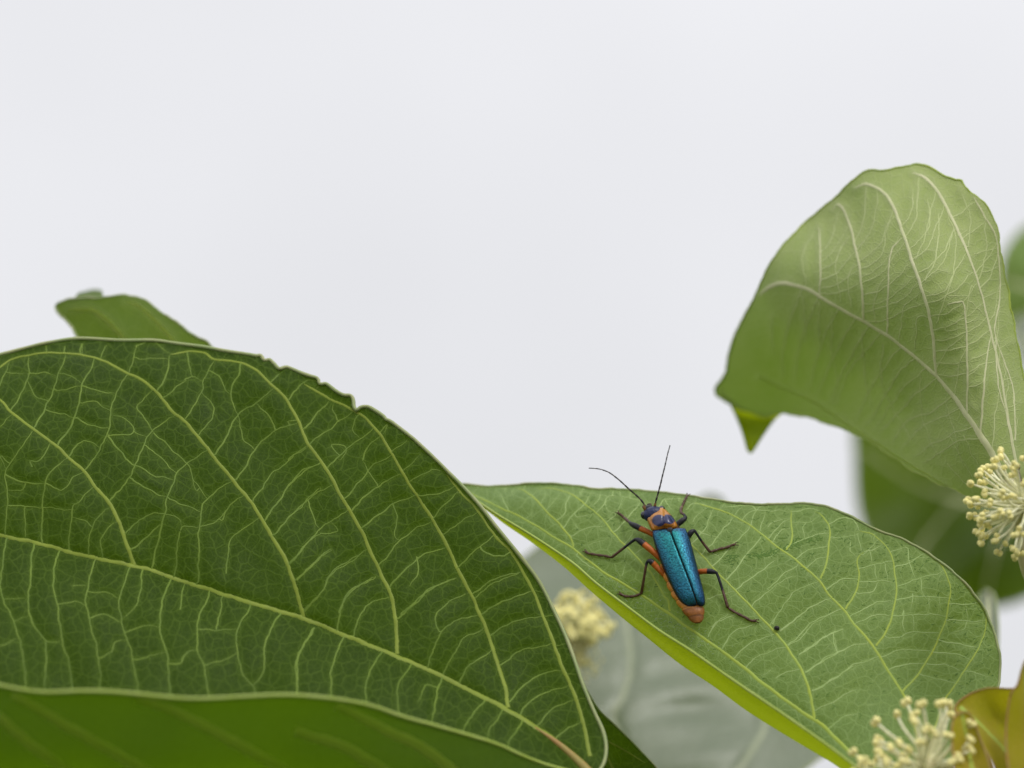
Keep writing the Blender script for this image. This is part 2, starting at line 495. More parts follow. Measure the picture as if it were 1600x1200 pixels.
# ------------------------------------------------------------------ leaf building
class Sheet:
    """one layer of a leaf: outline as seen from the front, smooth relief behind it"""
    def __init__(self, outline, depth, spacing, veins=(), amp=0.0, vw=9.0, raised=False, seed=1):
        self.depth0 = depth
        O = np.asarray(outline, float)
        self.poly = O
        lo, hi = O.min(0), O.max(0)
        r = np.random.default_rng(seed)
        pts = []
        row = 0
        y = lo[1]
        while y < hi[1]:
            xs = np.arange(lo[0] + (spacing / 2 if row % 2 else 0), hi[0], spacing)
            pts.append(np.stack([xs, np.full_like(xs, y)], 1))
            y += spacing * 0.87; row += 1
        P = np.vstack(pts)
        P += (r.random(P.shape) - 0.5) * spacing * 0.25
        P = P[self.inside(P)]
        kd = KDTree(len(O))
        for i, p in enumerate(O):
            kd.insert((p[0], p[1], 0), i)
        kd.balance()
        P = np.array([p for p in P if kd.find((p[0], p[1], 0))[2] > spacing * 0.55])
        allp = np.vstack([O, P])
        n = len(O)
        edges = [(i, (i + 1) % n) for i in range(n)]
        vv, ee, ff, *_ = delaunay_2d_cdt([Vector((a, b)) for a, b in allp], edges, [], 1, 1e-4)
        self.p2 = np.array([(v.x, v.y) for v in vv])
        self.f = [tuple(q) for q in ff]
        d = depth(self.p2)
        self.vein = np.zeros(len(self.p2))
        if len(veins):
            vp = [(p[0], p[1], rad) for V, rad in veins for p in cr(V, step=4.0)]
            kv = KDTree(len(vp))
            for i, p in enumerate(vp):
                kv.insert((p[0], p[1], 0), i)
            kv.balance()
            for i, p in enumerate(self.p2):
                _, j, dist = kv.find((p[0], p[1], 0))
                self.vein[i] = math.exp(-(dist / vw) ** 2) * (0.55 + 0.45 * min(1, vp[j][2]))
            d = d + (-amp if raised else amp) * self.vein
        self.v3 = Warr(self.p2, d)
        self.bvh = BVHTree.FromPolygons([Vector(v) for v in self.v3], self.f)
    def inside(self, P):
        O = self.poly
        x, y = P[:, 0], P[:, 1]
        ins = np.zeros(len(P), bool)
        j = len(O) - 1
        for i in range(len(O)):
            xi, yi, xj, yj = O[i, 0], O[i, 1], O[j, 0], O[j, 1]
            c = ((yi > y) != (yj > y)) & (x < (xj - xi) * (y - yi) / (yj - yi + 1e-12) + xi)
            ins ^= c
            j = i
        return ins
    def hit(self, px, py):
        r = ray(px, py)
        loc, nrm, idx, dist = self.bvh.ray_cast(Vector(CP), Vector(r))
        if loc is None:
            return None
        nrm = np.array(nrm)
        if nrm @ r > 0:
            nrm = -nrm
        return np.array(loc), nrm

class Loft:
    """a curled layer: curves of (px, py, distance), blended across"""
    def __init__(self, curves, n, m):
        C = [cr(c, n=n) for c in curves]
        G = np.stack([cr(np.stack([c[i] for c in C]), n=m) if len(C) > 2 else np.linspace(C[0][i], C[1][i], m) for i in range(n)], 0)
        self.G = G
        self.p2 = G.reshape(-1, 3)[:, :2]
        self.v3 = Warr(self.p2, G.reshape(-1, 3)[:, 2])
        self.f = [(i * m + j, i * m + j + 1, (i + 1) * m + j + 1, (i + 1) * m + j) for i in range(n - 1) for j in range(m - 1)]
        self.vein = np.zeros(len(self.p2))
        self.bvh = BVHTree.FromPolygons([Vector(v) for v in self.v3], self.f)
    hit = Sheet.hit

def drape(sh, path, step=4.0, wobble=0.5, seed=0):
    P = cr(path, step=step)
    if wobble:
        Q = wob(P, wobble, seed, 0.12)
        Q[0], Q[-1] = P[0], P[-1]
        P = Q
    pts, nr, last = [], [], None
    for p in P:
        h = sh.hit(p[0], p[1])
        if h is not None:
            pts.append(h[0]); nr.append(h[1])
    if len(pts) < 2:
        return None
    return np.array(pts), np.array(nr)

def vein_geo(geo, sh, path, w0, w1, lift=0.3, step=4.0, seed=0, sides=6, wobble=0.5):
    """a vein lying in the blade: a squashed tapering tube, widths in picture pixels"""
    D = drape(sh, path, step, wobble, seed)
    if D is None:
        return False
    P, nr = D
    px = np.linalg.norm(P[0] - CP) / S
    n = len(P)
    t = np.linspace(0, 1, n)
    r = np.random.default_rng(seed + 5)
    R = (w0 + (w1 - w0) * t) * 0.5 * px * (1 + 0.10 * (r.random(n) - 0.5))
    k_end = min(4, n // 2)
    R[n - k_end:] *= np.linspace(0.9, 0.35, k_end)
    for _ in range(2):                      # even out the resting normals
        nr[1:-1] = (nr[:-2] + nr[1:-1] + nr[2:]) / 3
    nr /= np.linalg.norm(nr, axis=1)[:, None]
    T = np.gradient(P, axis=0)
    T /= np.linalg.norm(T, axis=1)[:, None] + 1e-12
    B = np.cross(T, nr)
    B /= np.linalg.norm(B, axis=1)[:, None] + 1e-12
    off = np.array([-1.0, -0.55, 0.0, 0.55, 1.0])
    hgt = np.array([-0.25, 0.75, 1.0, 0.75, -0.25]) * lift
    k = len(off)
    V = np.stack([P + B * (R * o_)[:, None] + nr * (R * h_ + 0.0025)[:, None] for o_, h_ in zip(off, hgt)], 1).reshape(-1, 3)
    F = [(i * k + j, i * k + j + 1, (i + 1) * k + j + 1, (i + 1) * k + j) for i in range(n - 1) for j in range(k - 1)]
    geo.add(V, F)
    return True

def build_leaf(shoot, layers, mat, main=(), minor=(), mats=('vein_dark', 'vein_net_dark'), margins=(), margin_w=5.0,
               label=None, net_w=(2.2, 1.4), mats_margin='margin', wob_amp=0.9, under=None):
    g_v, g_f, g_uv, g_a = [], [], [], []
    n0 = 0
    for L in layers:
        g_v.append(L.v3); g_f += [tuple(i + n0 for i in f) for f in L.f]
        g_uv.append(np.stack([L.p2[:, 0] / 100, L.p2[:, 1] / 100], 1)); g_a.append(L.vein)
        n0 += len(L.v3)
    slots = [getattr(L, 'mat', 0) for L in layers for _ in L.f]
    leaf = mesh_obj('leaf', np.vstack(g_v), g_f, M[mat], shoot, uv=np.vstack(g_uv), attrs={'vein': np.concatenate(g_a)})
    if under:
        leaf.data.materials.append(M[under])
        leaf.data.polygons.foreach_set('material_index', slots)
    if label:
        leaf['label'] = label
    for k, (li, nm, path, w0, w1, *vm) in enumerate(main):
        G = Geo()
        if vein_geo(G, layers[li], path, w0, w1, lift=0.22, seed=k * 13, wobble=wob_amp * 0.45):
            sub(G.build(nm, M[vm[0] if vm else mats[0]], shoot), leaf)
    G = Geo()
    ok = False
    for k, (li, path) in enumerate(minor):
        L = sum(math.dist(a[:2], b[:2]) for a, b in zip(path[:-1], path[1:]))
        q = min(1.0, 0.42 + L / 110.0) * (0.8 + 0.35 * ((k * 37) % 10) / 10)
        ok |= vein_geo(G, layers[li], path, net_w[0] * q, net_w[1] * q, lift=0.2, seed=k * 7 + 3, sides=4, wobble=wob_amp)
    if ok:
        o = sub(G.build('vein_network', M[mats[1]], shoot), leaf)
        o['kind'] = 'stuff'
    for mi, path in enumerate(margins):     # (px, py, distance)
        P = np.asarray(path, float)
        P3 = Warr(P[:, :2], P[:, 2])
        px = np.median(P[:, 2]) / S
        G = Geo()
        n = len(P3)
        R = margin_w * 0.5 * px * (0.85 + 0.3 * rng.random(n))
        R = np.convolve(np.pad(R, 2, mode='edge'), np.ones(5) / 5, 'valid')
        V, F = tube(P3, R, sides=6)
        G.add(V, F)
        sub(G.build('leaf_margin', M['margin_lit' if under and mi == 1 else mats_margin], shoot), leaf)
    return leaf

def snap(paths, mains, reach=22.0, skip=6.0):
    """join the loose ends of small veins to the nearest other vein"""
    pts, own = [], []
    for i, p in enumerate(list(paths) + list(mains)):
        for q in cr(p, step=3.0):
            pts.append(q[:2]); own.append(i)
    pts, own = np.array(pts), np.array(own)
    res = []
    for i, p in enumerate(paths):
        p = [tuple(q[:2]) for q in p]
        for end in (0, -1):
            e = np.array(p[end])
            d = np.linalg.norm(pts - e, axis=1)
            d[own == i] = 1e9
            j = int(np.argmin(d))
            if 1.5 < d[j] < reach:
                q = tuple(pts[j])
                p = [q] + p if end == 0 else p + [q]
        res.append(p)
    return res

def between(A, B, n, shift=0.0, arch=0.0, seed=0, span=(0.08, 0.95), stop=1.0):
    """cross veins strung between two larger veins"""
    r = np.random.default_rng(seed)
    A, B = cr(A, n=200)[:, :2], cr(B, n=200)[:, :2]
    out = []
    for k in range(n):
        t = span[0] + (span[1] - span[0]) * (k + r.uniform(-0.25, 0.25)) / max(1, n - 1)
        i = int(np.clip(t, 0, 1) * 199)
        j = int(np.clip(t + shift + r.normal(0, 0.015), 0, 1) * 199)
        a, b = A[i], B[j]
        b = a + (b - a) * stop
        d = b - a
        nrm = np.array([-d[1], d[0]])
        out.append([tuple(a), tuple(a + d * 0.33 + nrm * (arch + r.normal(0, 0.03))), tuple(a + d * 0.68 + nrm * (arch * 0.8 + r.normal(0, 0.03))), tuple(b)])
    return out

def with_depth(P, f):
    P = np.asarray(P, float)[:, :2]
    return np.column_stack([P, f(P)])

def limb(shoot, name, pts, radii, mat, parent=None):
    G = Geo()
    P0 = np.asarray(pts, float)
    cum = np.concatenate([[0], np.cumsum(np.linalg.norm(np.diff(P0, axis=0), axis=1))])
    u = np.linspace(0, cum[-1], 60)
    P = np.column_stack([np.interp(u, cum, P0[:, k]) for k in range(3)])
    for _ in range(6):
        P[1:-1] = (P[:-2] + 2 * P[1:-1] + P[2:]) / 4
    R = np.interp(u, cum, radii)
    V, F = tube(P, R, sides=10)
    G.add(V, F)
    o = G.build(name, M[mat], shoot)
    if parent is not None:
        sub(o, parent)
    return o

def Z(x0, y0, s, *paths):
    """paths read off an enlargement of the photograph"""
    return [[(x0 + x / s, y0 + y / s) for x, y in p] for p in paths]

# ================================================================== SHOOT 1: the big dark leaf
base_a = W(925, 1212, 43.4)
stem_a = W(1010, 1520, 44.5)
sh_a = thing('leafy_shoot', (stem_a[0] + 3, stem_a[1] + 1, GROUND), 'shoot with the large dark green leaf covered in a pale net of veins', 'plant')

midA = [(-420, 760), (-200, 800), (0, 837), (63, 850), (110, 863), (150, 872), (207, 884), (237, 891), (266, 902), (328, 922), (391, 942), (475, 967), (526, 988), (601, 1018),
        (667, 1046), (722, 1073), (790, 1108), (856, 1149), (897, 1183), (925, 1210)]
topA = [(-420, 790), (-330, 700), (-200, 620), (-80, 572), (0, 554), (43, 543), (77, 535), (123, 529), (187, 532), (240, 532), (277, 537), (317, 542), (350, 548), (383, 553)]
biteA = [(400, 556), (408, 556), (413, 563), (421, 562), (428, 568), (436, 576), (441, 575), (448, 573.5), (460, 578), (469, 582), (483, 587), (496, 591), (499, 599), (504, 600), (510, 599.5), (524, 610), (537, 617), (548, 618),
         (552, 625), (553, 635), (557, 641), (562, 637), (570, 635), (579, 637), (599, 650), (603, 655), (613, 660)]
rightA = [(647, 686), (680, 717), (703, 740), (723, 760), (750, 790), (773, 820), (799, 852), (823, 882), (840, 905), (855, 932), (866, 955), (880, 985), (893, 1018), (911, 1070), (928, 1111),
          (942, 1142), (947, 1166), (945, 1187), (938, 1202), (925, 1213)]
lowA = [(925, 1213), (860, 1232), (800, 1240), (600, 1250), (400, 1255), (150, 1250), (-100, 1220), (-300, 1080), (-420, 790)]
up = np.vstack([cr(topA + biteA[:1], step=6)[:-1], np.array(cr(biteA + rightA[:1], step=3))[:-1], cr(rightA, step=6)[:-1]])
low = cr(lowA, step=8)[:-1]
mid_arr = cr(midA, step=10)
def below_mid(P):
    P = np.asarray(P, float)
    ym = np.interp(P[:, 0], mid_arr[:, 0], mid_arr[:, 1])
    return np.maximum(0, P[:, 1] - ym)
fA = tps([(-420, 760, 44.6), (0, 837, 44.35), (240, 890, 44.25), (475, 967, 44.1), (667, 1046, 43.95), (790, 1108, 43.8), (925, 1210, 43.4),
          (0, 554, 45.75), (150, 531, 45.7), (0, 690, 44.85), (300, 540, 45.75), (430, 570, 45.6), (300, 720, 44.9), (556, 638, 45.35), (500, 800, 44.75), (680, 717, 45.05), (650, 870, 44.6),
          (770, 820, 44.8), (855, 932, 44.55), (900, 1040, 44.2), (945, 1160, 43.7), (-250, 640, 45.3),
          (860, 1060, 44.15), (0, 1250, 44.35), (400, 1255, 44.1), (800, 1240, 43.4), (-300, 1080, 44.4)])
def depthA(P):
    P = np.atleast_2d(np.asarray(P, float))[:, :2]
    b = below_mid(P)
    edge = np.clip((610 - P[:, 1]) / 80, 0, 1) ** 2 * 0.2           # the far rim rolls over
    return fA(P) - 0.0052 * b + 0.06 * np.sin(P[:, 0] / 55.0) * np.clip(b / 200, 0, 1) + edge \
        + 0.03 * np.sin(P[:, 0] / 47 + P[:, 1] / 63) + 0.02 * np.sin(P[:, 0] / 23 - P[:, 1] / 31)

T2 = lambda *p: Z(0, 500, 3.0, *p)
T3 = lambda *p: Z(450, 560, 3.0, *p)
T4 = lambda *p: Z(0, 850, 3.2, *p)
T5 = lambda *p: Z(450, 850, 2.909, *p)
latA = [
    T2([(628, 1150), (590, 1040), (550, 930), (510, 855), (445, 780), (400, 715), (310, 635), (270, 595), (155, 510), (50, 430), (0, 375)])[0] + [(-60, 585)],
    [(475, 965), (462, 920), (450, 884)] + T2([(1320, 1090), (1270, 1010), (1180, 860), (1095, 755), (1005, 645), (930, 550), (860, 470), (810, 430), (735, 340), (670, 285), (590, 245), (470, 185), (385, 165), (300, 155), (210, 155), (130, 165), (45, 190), (-20, 235)])[0],
    [(621, 1022), (617, 960), (607, 920), (590, 887), (563, 827), (537, 783), (510, 733), (483, 696), (470, 667), (450, 628)] + T2([(1280, 310), (1205, 240), (1130, 200), (1010, 185), (960, 155), (880, 148), (800, 162)])[0],
    [(794, 1106), (789, 1073), (777, 1036), (761, 987), (739, 936), (717, 893), (698, 852), (677, 813), (650, 773), (630, 740), (613, 710), (593, 678), (570, 653), (550, 640), (513, 622), (475, 600)],
    [(922, 1182), (914, 1142), (900, 1091), (883, 1053), (866, 1008), (849, 963), (832, 922), (814, 888), (794, 857), (773, 837), (743, 793), (720, 770), (697, 740)],
]
terA = T2([(20, 1005), (35, 870), (25, 725), (45, 680), (90, 610), (155, 520)], [(195, 1050), (200, 870), (212, 765), (250, 700), (310, 650)],
          [(320, 1080), (340, 890), (370, 850), (440, 780)], [(415, 1100), (430, 970), (500, 890)],
          [(710, 1165), (770, 915), (785, 830), (810, 770), (830, 720), (880, 670), (960, 620)], [(510, 850), (585, 770), (635, 680), (690, 550), (740, 500), (815, 450)],
          [(400, 710), (470, 600), (505, 530), (520, 430), (545, 340), (600, 250), (640, 130)], [(270, 590), (350, 460), (385, 310), (440, 195)],
          [(160, 500), (220, 400), (270, 270), (305, 170)], [(55, 420), (125, 290), (135, 170)], [(0, 310), (45, 190)],
          [(930, 1200), (935, 960), (970, 840), (1080, 760)], [(820, 1190), (840, 1000), (865, 970), (935, 970)], [(1060, 1190), (1080, 1040), (1180, 950)],
          [(1010, 630), (1060, 550), (1115, 445), (1200, 390), (1285, 320)], [(1100, 755), (1150, 690), (1200, 600), (1290, 520), (1390, 485)],
          [(1180, 860), (1260, 740), (1340, 670), (1440, 595)], [(1240, 940), (1340, 800), (1400, 720), (1500, 670)], [(1290, 1000), (1400, 880), (1500, 790)],
          [(1350, 1150), (1440, 1050), (1500, 1000)], [(865, 470), (945, 340), (950, 290), (1005, 190)], [(740, 330), (780, 250), (800, 160)],
          [(640, 120), (720, 105), (800, 160)], [(920, 545), (985, 480), (1000, 410), (950, 345)], [(870, 280), (910, 270), (950, 290)], [(770, 360), (870, 285)],
          [(505, 540), (600, 540), (625, 520), (600, 470), (540, 450)], [(510, 545), (580, 640), (635, 680), (720, 730), (760, 735)], [(625, 520), (690, 550)],
          [(700, 600), (830, 720)], [(720, 530), (870, 670), (915, 760), (970, 840)], [(640, 760), (720, 810), (785, 830)], [(785, 830), (860, 870), (940, 895)],
          [(590, 1000), (680, 920), (770, 910), (840, 930), (850, 970)], [(350, 460), (420, 490), (505, 510)], [(210, 420), (350, 460)], [(220, 380), (160, 350), (130, 290)],
          [(25, 725), (120, 765), (212, 765)], [(120, 765), (100, 800), (30, 800)], [(212, 765), (290, 800), (340, 740), (400, 715)], [(200, 880), (260, 885), (345, 890)],
          [(35, 870), (200, 880)], [(310, 650), (380, 575), (430, 575), (470, 600)], [(385, 390), (450, 385), (520, 430)], [(385, 310), (450, 330), (540, 345)],
          [(270, 330), (330, 320), (385, 310)], [(300, 255), (350, 270), (385, 300)], [(55, 250), (130, 255)], [(130, 255), (210, 245), (270, 270)],
          [(1350, 380), (1420, 295), (1500, 290)], [(1270, 290), (1310, 250)], [(1130, 200), (1115, 260), (1080, 350), (1115, 445)], [(1290, 520), (1260, 450), (1200, 390)],
          [(1145, 570), (1115, 450)], [(1145, 570), (1200, 610)], [(1020, 260), (1060, 330), (1080, 350)], [(640, 410), (700, 340)], [(640, 410), (720, 530)],
          [(920, 800), (900, 730)], [(1040, 940), (1080, 870), (1130, 830)], [(940, 970), (1020, 940), (1060, 890)], [(430, 970), (400, 940), (345, 930)], [(115, 940), (120, 1030)],
          [(480, 1110), (475, 1030), (520, 960)], [(610, 1080), (700, 1010), (745, 960)], [(150, 690), (140, 660), (190, 660), (220, 600)], [(650, 185), (700, 180), (790, 185)],
          [(500, 120), (470, 180)], [(385, 110), (385, 160)], [(300, 120), (305, 160)], [(215, 110), (215, 155)], [(880, 160), (885, 220), (910, 270)], [(0, 500), (50, 450)], [(0, 640), (30, 700)]) \
     + T3([(0, 475), (90, 410)], [(180, 520), (270, 430), (390, 340)], [(100, 400), (210, 320), (310, 245)], [(75, 330), (190, 200)], [(0, 600), (80, 530), (170, 480)],
          [(260, 660), (330, 590), (380, 520), (480, 455)], [(0, 750), (100, 660), (210, 590)], [(340, 800), (430, 730), (500, 680), (590, 645)], [(0, 970), (90, 870), (150, 800), (270, 720)],
          [(430, 970), (520, 860), (590, 805), (670, 765)], [(300, 710), (420, 600), (540, 540)], [(680, 745), (780, 640)], [(70, 1190), (160, 1090), (220, 990), (370, 900)],
          [(470, 1080), (560, 980), (640, 920), (730, 890)], [(240, 1190), (290, 1100), (410, 1020)], [(790, 985), (880, 900), (970, 825)], [(720, 830), (820, 760), (880, 730)],
          [(530, 1200), (620, 1120), (690, 1070), (790, 1030)], [(860, 1110), (960, 1040), (1090, 1000)], [(540, 530), (630, 440)], [(430, 350), (470, 310)], [(500, 430), (560, 380)],
          [(490, 680), (510, 760), (500, 830)], [(930, 910), (1000, 930), (1080, 890)], [(350, 480), (370, 420), (440, 360)], [(420, 600), (390, 550), (350, 480)],
          [(200, 410), (260, 405), (275, 440), (240, 480)], [(40, 1040), (120, 960), (200, 900)], [(600, 640), (690, 640), (760, 610)], [(570, 580), (680, 520)],
          [(600, 930), (610, 1010), (570, 1070)], [(100, 680), (130, 780)], [(160, 820), (230, 810)], [(0, 300), (60, 290)], [(230, 290), (210, 230)], [(330, 270), (300, 330)]) \
     + T5([(850, 250), (930, 180), (1060, 130)], [(880, 320), (980, 260), (1100, 220)], [(920, 420), (1030, 350), (1150, 335)], [(970, 550), (1050, 490), (1200, 455)],
          [(1000, 720), (1070, 650), (1150, 590), (1250, 575)], [(1060, 770), (1120, 700), (1280, 640)], [(1140, 820), (1190, 760), (1310, 700)], [(1220, 880), (1270, 840), (1340, 810)],
          [(500, 340), (590, 260), (650, 200), (760, 160)], [(640, 550), (665, 470), (695, 400), (770, 350), (870, 320)], [(710, 580), (760, 490), (800, 430), (880, 390)],
          [(790, 610), (830, 550), (930, 480)], [(690, 400), (665, 340), (705, 285), (800, 230)], [(75, 310), (150, 220), (200, 140), (350, 35)],
          [(225, 385), (240, 290), (290, 210), (400, 150)], [(300, 410), (330, 320), (370, 270), (440, 250)], [(30, 170), (120, 90), (190, 20)],
          [(120, 380), (50, 510), (40, 700)], [(250, 430), (200, 560), (195, 710)], [(420, 500), (360, 610), (355, 740)], [(550, 560), (500, 650), (500, 750), (520, 790)],
          [(690, 640), (665, 740), (655, 820)], [(880, 730), (820, 800), (790, 860)], [(960, 780), (920, 840), (905, 900)], [(1050, 830), (1010, 890), (1000, 940)], [(630, 640), (590, 720)]) \
     + T4([(30, 0), (5, 150), (15, 280), (70, 390), (120, 590), (125, 740)], [(165, 20), (150, 180), (145, 350), (200, 450), (240, 490), (310, 480)],
          [(290, 50), (265, 180), (290, 330), (310, 480), (350, 620), (360, 760)], [(470, 95), (435, 230), (435, 330), (490, 560), (505, 760)],
          [(645, 135), (600, 260), (605, 380), (660, 560), (695, 770)], [(850, 190), (805, 310), (805, 450), (840, 590), (850, 780)], [(1050, 240), (990, 390), (990, 530), (1020, 620), (1050, 790)],
          [(1250, 310), (1190, 430), (1185, 540), (1220, 660), (1270, 720), (1270, 790)], [(1400, 350), (1330, 480), (1320, 620), (1290, 680), (1265, 710)],
          [(1570, 420), (1490, 560), (1480, 660), (1490, 790)], [(710, 150), (690, 290), (630, 360)], [(900, 330), (920, 200)], [(1085, 420), (1110, 280)], [(230, 500), (225, 740)],
          [(75, 385), (145, 355)], [(0, 510), (70, 480)], [(290, 300), (380, 290), (430, 310)], [(440, 240), (530, 245), (590, 270)], [(440, 370), (530, 355), (600, 390)],
          [(630, 440), (720, 410), (800, 420)], [(500, 570), (560, 540), (575, 490), (620, 480)], [(860, 600), (900, 595), (930, 550), (990, 530)], [(670, 580), (800, 550)],
          [(1010, 430), (1180, 430)], [(1030, 600), (1130, 580), (1185, 540)], [(360, 210), (430, 210)], [(20, 280), (140, 270)])
# marginal stubs: short veinlets that run out to the edge
stubA = []
for a, b in (((713, 770), (735, 775)), ((743, 793), (762, 806)), ((773, 837), (795, 848)), ((832, 922), (850, 926)), ((849, 963), (868, 962)), ((866, 1008), (888, 1006)), ((883, 1053), (904, 1052)), ((900, 1091), (920, 1092))):
    stubA.append([a, b])
terA = snap(terA, latA + [midA])
outA = np.vstack([up, low])
veinsA = [(midA, 1.4)] + [(v, 1.1) for v in latA] + [(v, 0.55) for v in terA]
layA = Sheet(outA, depthA, 5.0, veinsA, amp=0.034, vw=8.0, seed=3)
# the near half rises out of the trough towards the camera: its paler underside shows below its rim
low_c = with_depth(cr(lowA[::-1], n=60), depthA)
rimA = [(-420, 790, 44.55), (-300, 940, 42.9), (-150, 1030, 41.8), (0, 1071, 41.25), (31, 1077, 41.2), (69, 1082, 41.2), (125, 1080, 41.2), (172, 1081, 41.2), (219, 1085, 41.2), (266, 1090, 41.2), (312, 1092, 41.2),
        (375, 1089, 41.3), (437, 1086, 41.4), (484, 1088, 41.5), (536, 1094, 41.65), (581, 1103, 41.8), (629, 1120, 42.0), (673, 1132, 42.2), (732, 1149, 42.45), (777, 1163, 42.65), (814, 1180, 42.85), (856, 1196, 43.1), (925, 1213, 43.35)]
rim_c = cr(rimA, n=60)
mid_c = low_c * 0.5 + rim_c * 0.5
mid_c[:, 1] += 45 * np.sin(np.linspace(0, math.pi, 60)); mid_c[:, 2] -= 0.35 * np.sin(np.linspace(0, math.pi, 60))
wallA = Loft([low_c, mid_c, rim_c], 160, 40)
wallA.mat = 1
wall_veins = T4([(60, 760), (150, 800), (280, 880), (420, 960), (560, 1040), (700, 1120), (830, 1200)], [(680, 775), (760, 795), (880, 840), (1000, 900), (1150, 980), (1400, 1120), (1550, 1210)], [(-60, 830), (0, 870), (120, 980), (300, 1110), (440, 1220)]) \
    + T5([(30, 850), (120, 880), (250, 920), (400, 1010), (520, 1090)], [(220, 735), (300, 770), (450, 850), (600, 920), (720, 1010), (800, 1080)])
mainA = [(0, 'midrib', midA, 6.5, 12.5)] + [(0, 'lateral_vein', v, 7.0, 3.6) for v in latA] + [(1, 'lateral_vein', v, 14, 20, 'vein_wall') for v in wall_veins]
margA = [np.vstack([with_depth(up, depthA)]), rim_c]
leafA = build_leaf(sh_a, [layA, wallA], 'leaf_dark', mainA, [(0, v) for v in terA + stubA], ('vein_dark', 'vein_net_dark'), margA, 6.0,
                   label='big dark green leaf with a pale net of veins and a nibbled far edge', net_w=(2.8, 1.8), under='leaf_dark_under')
limb(sh_a, 'petiole', [W(835, 1136, float(depthA([(835, 1136)])[0]) + 0.02), W(870, 1160, float(depthA([(870, 1160)])[0]) + 0.01), W(900, 1186, float(depthA([(900, 1186)])[0])), base_a, W(955, 1290, 43.9), W(1000, 1420, 44.3), stem_a], [0.010, 0.032, 0.046, 0.06, 0.075, 0.1, 0.12], 'petiole')
limb(sh_a, 'stem', [stem_a + np.array([-0.5, 0, 2.0]), stem_a, stem_a + np.array([1.5, 0.6, -30]), (stem_a[0] + 2.6, stem_a[1] + 1, -80), (stem_a[0] + 3, stem_a[1] + 1, GROUND - 1)], [0.14, 0.17, 0.35, 0.5, 0.6], 'stem')
# a narrow dark leaf of the same shoot, just behind the big one
oS = [(900, 1060), (935, 1108), (962, 1134), (1000, 1172), (1040, 1220), (1060, 1290), (1020, 1400), (990, 1440), (950, 1360), (915, 1250), (895, 1150)]
fS = tps([(900, 1060, 45.9), (962, 1134, 45.6), (1040, 1220, 45.0), (990, 1440, 44.6), (915, 1250, 44.9), (960, 1200, 45.5), (960, 1300, 45.1)])
outS = cr(oS, step=8, closed=True)
layS = Sheet(outS, fS, 10, [([(905, 1080), (940, 1160), (975, 1260), (990, 1440)], 1)], amp=0.04)
build_leaf(sh_a, [layS], 'leaf_dark', [(0, 'midrib', [(905, 1080), (940, 1160), (975, 1260), (990, 1430)], 3, 7), (0, 'lateral_vein', [(938, 1152), (975, 1172), (1008, 1192)], 3, 2), (0, 'lateral_vein', [(955, 1200), (990, 1215), (1030, 1225)], 3, 2)],
           [(0, [(930, 1130), (950, 1138)]), (0, [(950, 1160), (962, 1150)]), (0, [(970, 1180), (985, 1166)]), (0, [(985, 1190), (1004, 1182)])],
           ('vein_dark', 'vein_net_dark'), [with_depth(np.vstack([outS, outS[:1]]), fS)], 3.0, label='narrow dark leaf tucked behind the base of the big dark leaf')
limb(sh_a, 'petiole', [W(990, 1440, 44.6), W(1000, 1480, 44.5), stem_a], [0.06, 0.06, 0.08], 'petiole')

# ================================================================== SHOOT 2: the beetle's leaf
stem_c = W(1560, 1560, 44.6)
sh_c = thing('leafy_shoot', (stem_c[0] + 2, stem_c[1] + 2, GROUND), 'shoot with the broad mid-green leaf that carries the blue beetle', 'plant')
topC = [(690, 752), (730, 757), (760, 760), (790, 759), (820, 756), (850, 755), (880, 757), (905, 760), (930, 764), (955, 764), (980, 765), (1030, 769), (1080, 775), (1130, 783), (1165, 787), (1200, 788), (1235, 787), (1260, 786.5), (1285, 790), (1310, 798),
        (1340, 812), (1370, 828), (1405, 840), (1440, 858), (1475, 882), (1505, 908), (1525, 932), (1540, 955), (1552, 985), (1560, 1012), (1563, 1035), (1561, 1065), (1552, 1100), (1530, 1140), (1500, 1180), (1470, 1220), (1440, 1250), (1405, 1262)]
botC = [(1405, 1262), (1360, 1236), (1325, 1210), (1300, 1192), (1263, 1170), (1213, 1140), (1163, 1108), (1113, 1071), (1063, 1038), (1013, 998), (967, 961), (920, 921), (880, 885), (830, 847), (790, 820), (750, 790), (690, 752)]
rimC = [(1405, 1255), (1370, 1225), (1336, 1197), (1306, 1174), (1280, 1155), (1230, 1120), (1180, 1086), (1130, 1052), (1080, 1017), (1030, 985), (980, 948), (930, 910), (897, 881), (850, 849), (812, 825), (780, 806), (740, 780), (690, 752)]
fC = tps([(1060, 890, 45.0), (730, 757, 46.35), (830, 850, 45.65), (830, 790, 45.95), (960, 765, 45.85), (1100, 778, 45.65), (1260, 787, 45.45), (1400, 840, 45.1), (1500, 905, 44.85), (1560, 1030, 44.6),
          (1350, 960, 44.55), (1440, 1250, 43.3), (1480, 1120, 44.1), (1300, 1140, 43.8), (1150, 1030, 44.45), (1280, 890, 44.85), (1000, 925, 45.0), (930, 880, 45.25), (690, 752, 46.6),
          (1263, 1172, 43.75), (1113, 1071, 44.4), (967, 961, 45.0), (1400, 1100, 44.0), (1200, 960, 44.65)])
def depthC(P):
    P = np.atleast_2d(np.asarray(P, float))[:, :2]
    wv = 0.035 * np.sin(P[:, 0] / 38.0) * np.clip((850 - P[:, 1]) / 80, 0, 1)
    edge = 0.22 * np.clip((797 - P[:, 1]) / 38, 0, 1) ** 2
    return fC(P) + wv + edge + 0.02 * np.sin(P[:, 0] / 41 + P[:, 1] / 29)
TA = lambda *p: Z(1200, 800, 4.2105, *p)
TB = lambda *p: Z(720, 740, 5.0, *p)
TC = lambda *p: Z(1040, 960, 5.0, *p)
T1 = lambda *p: Z(880, 680, 3.75, *p)
T7 = lambda *p: Z(1080, 700, 2.4, *p)
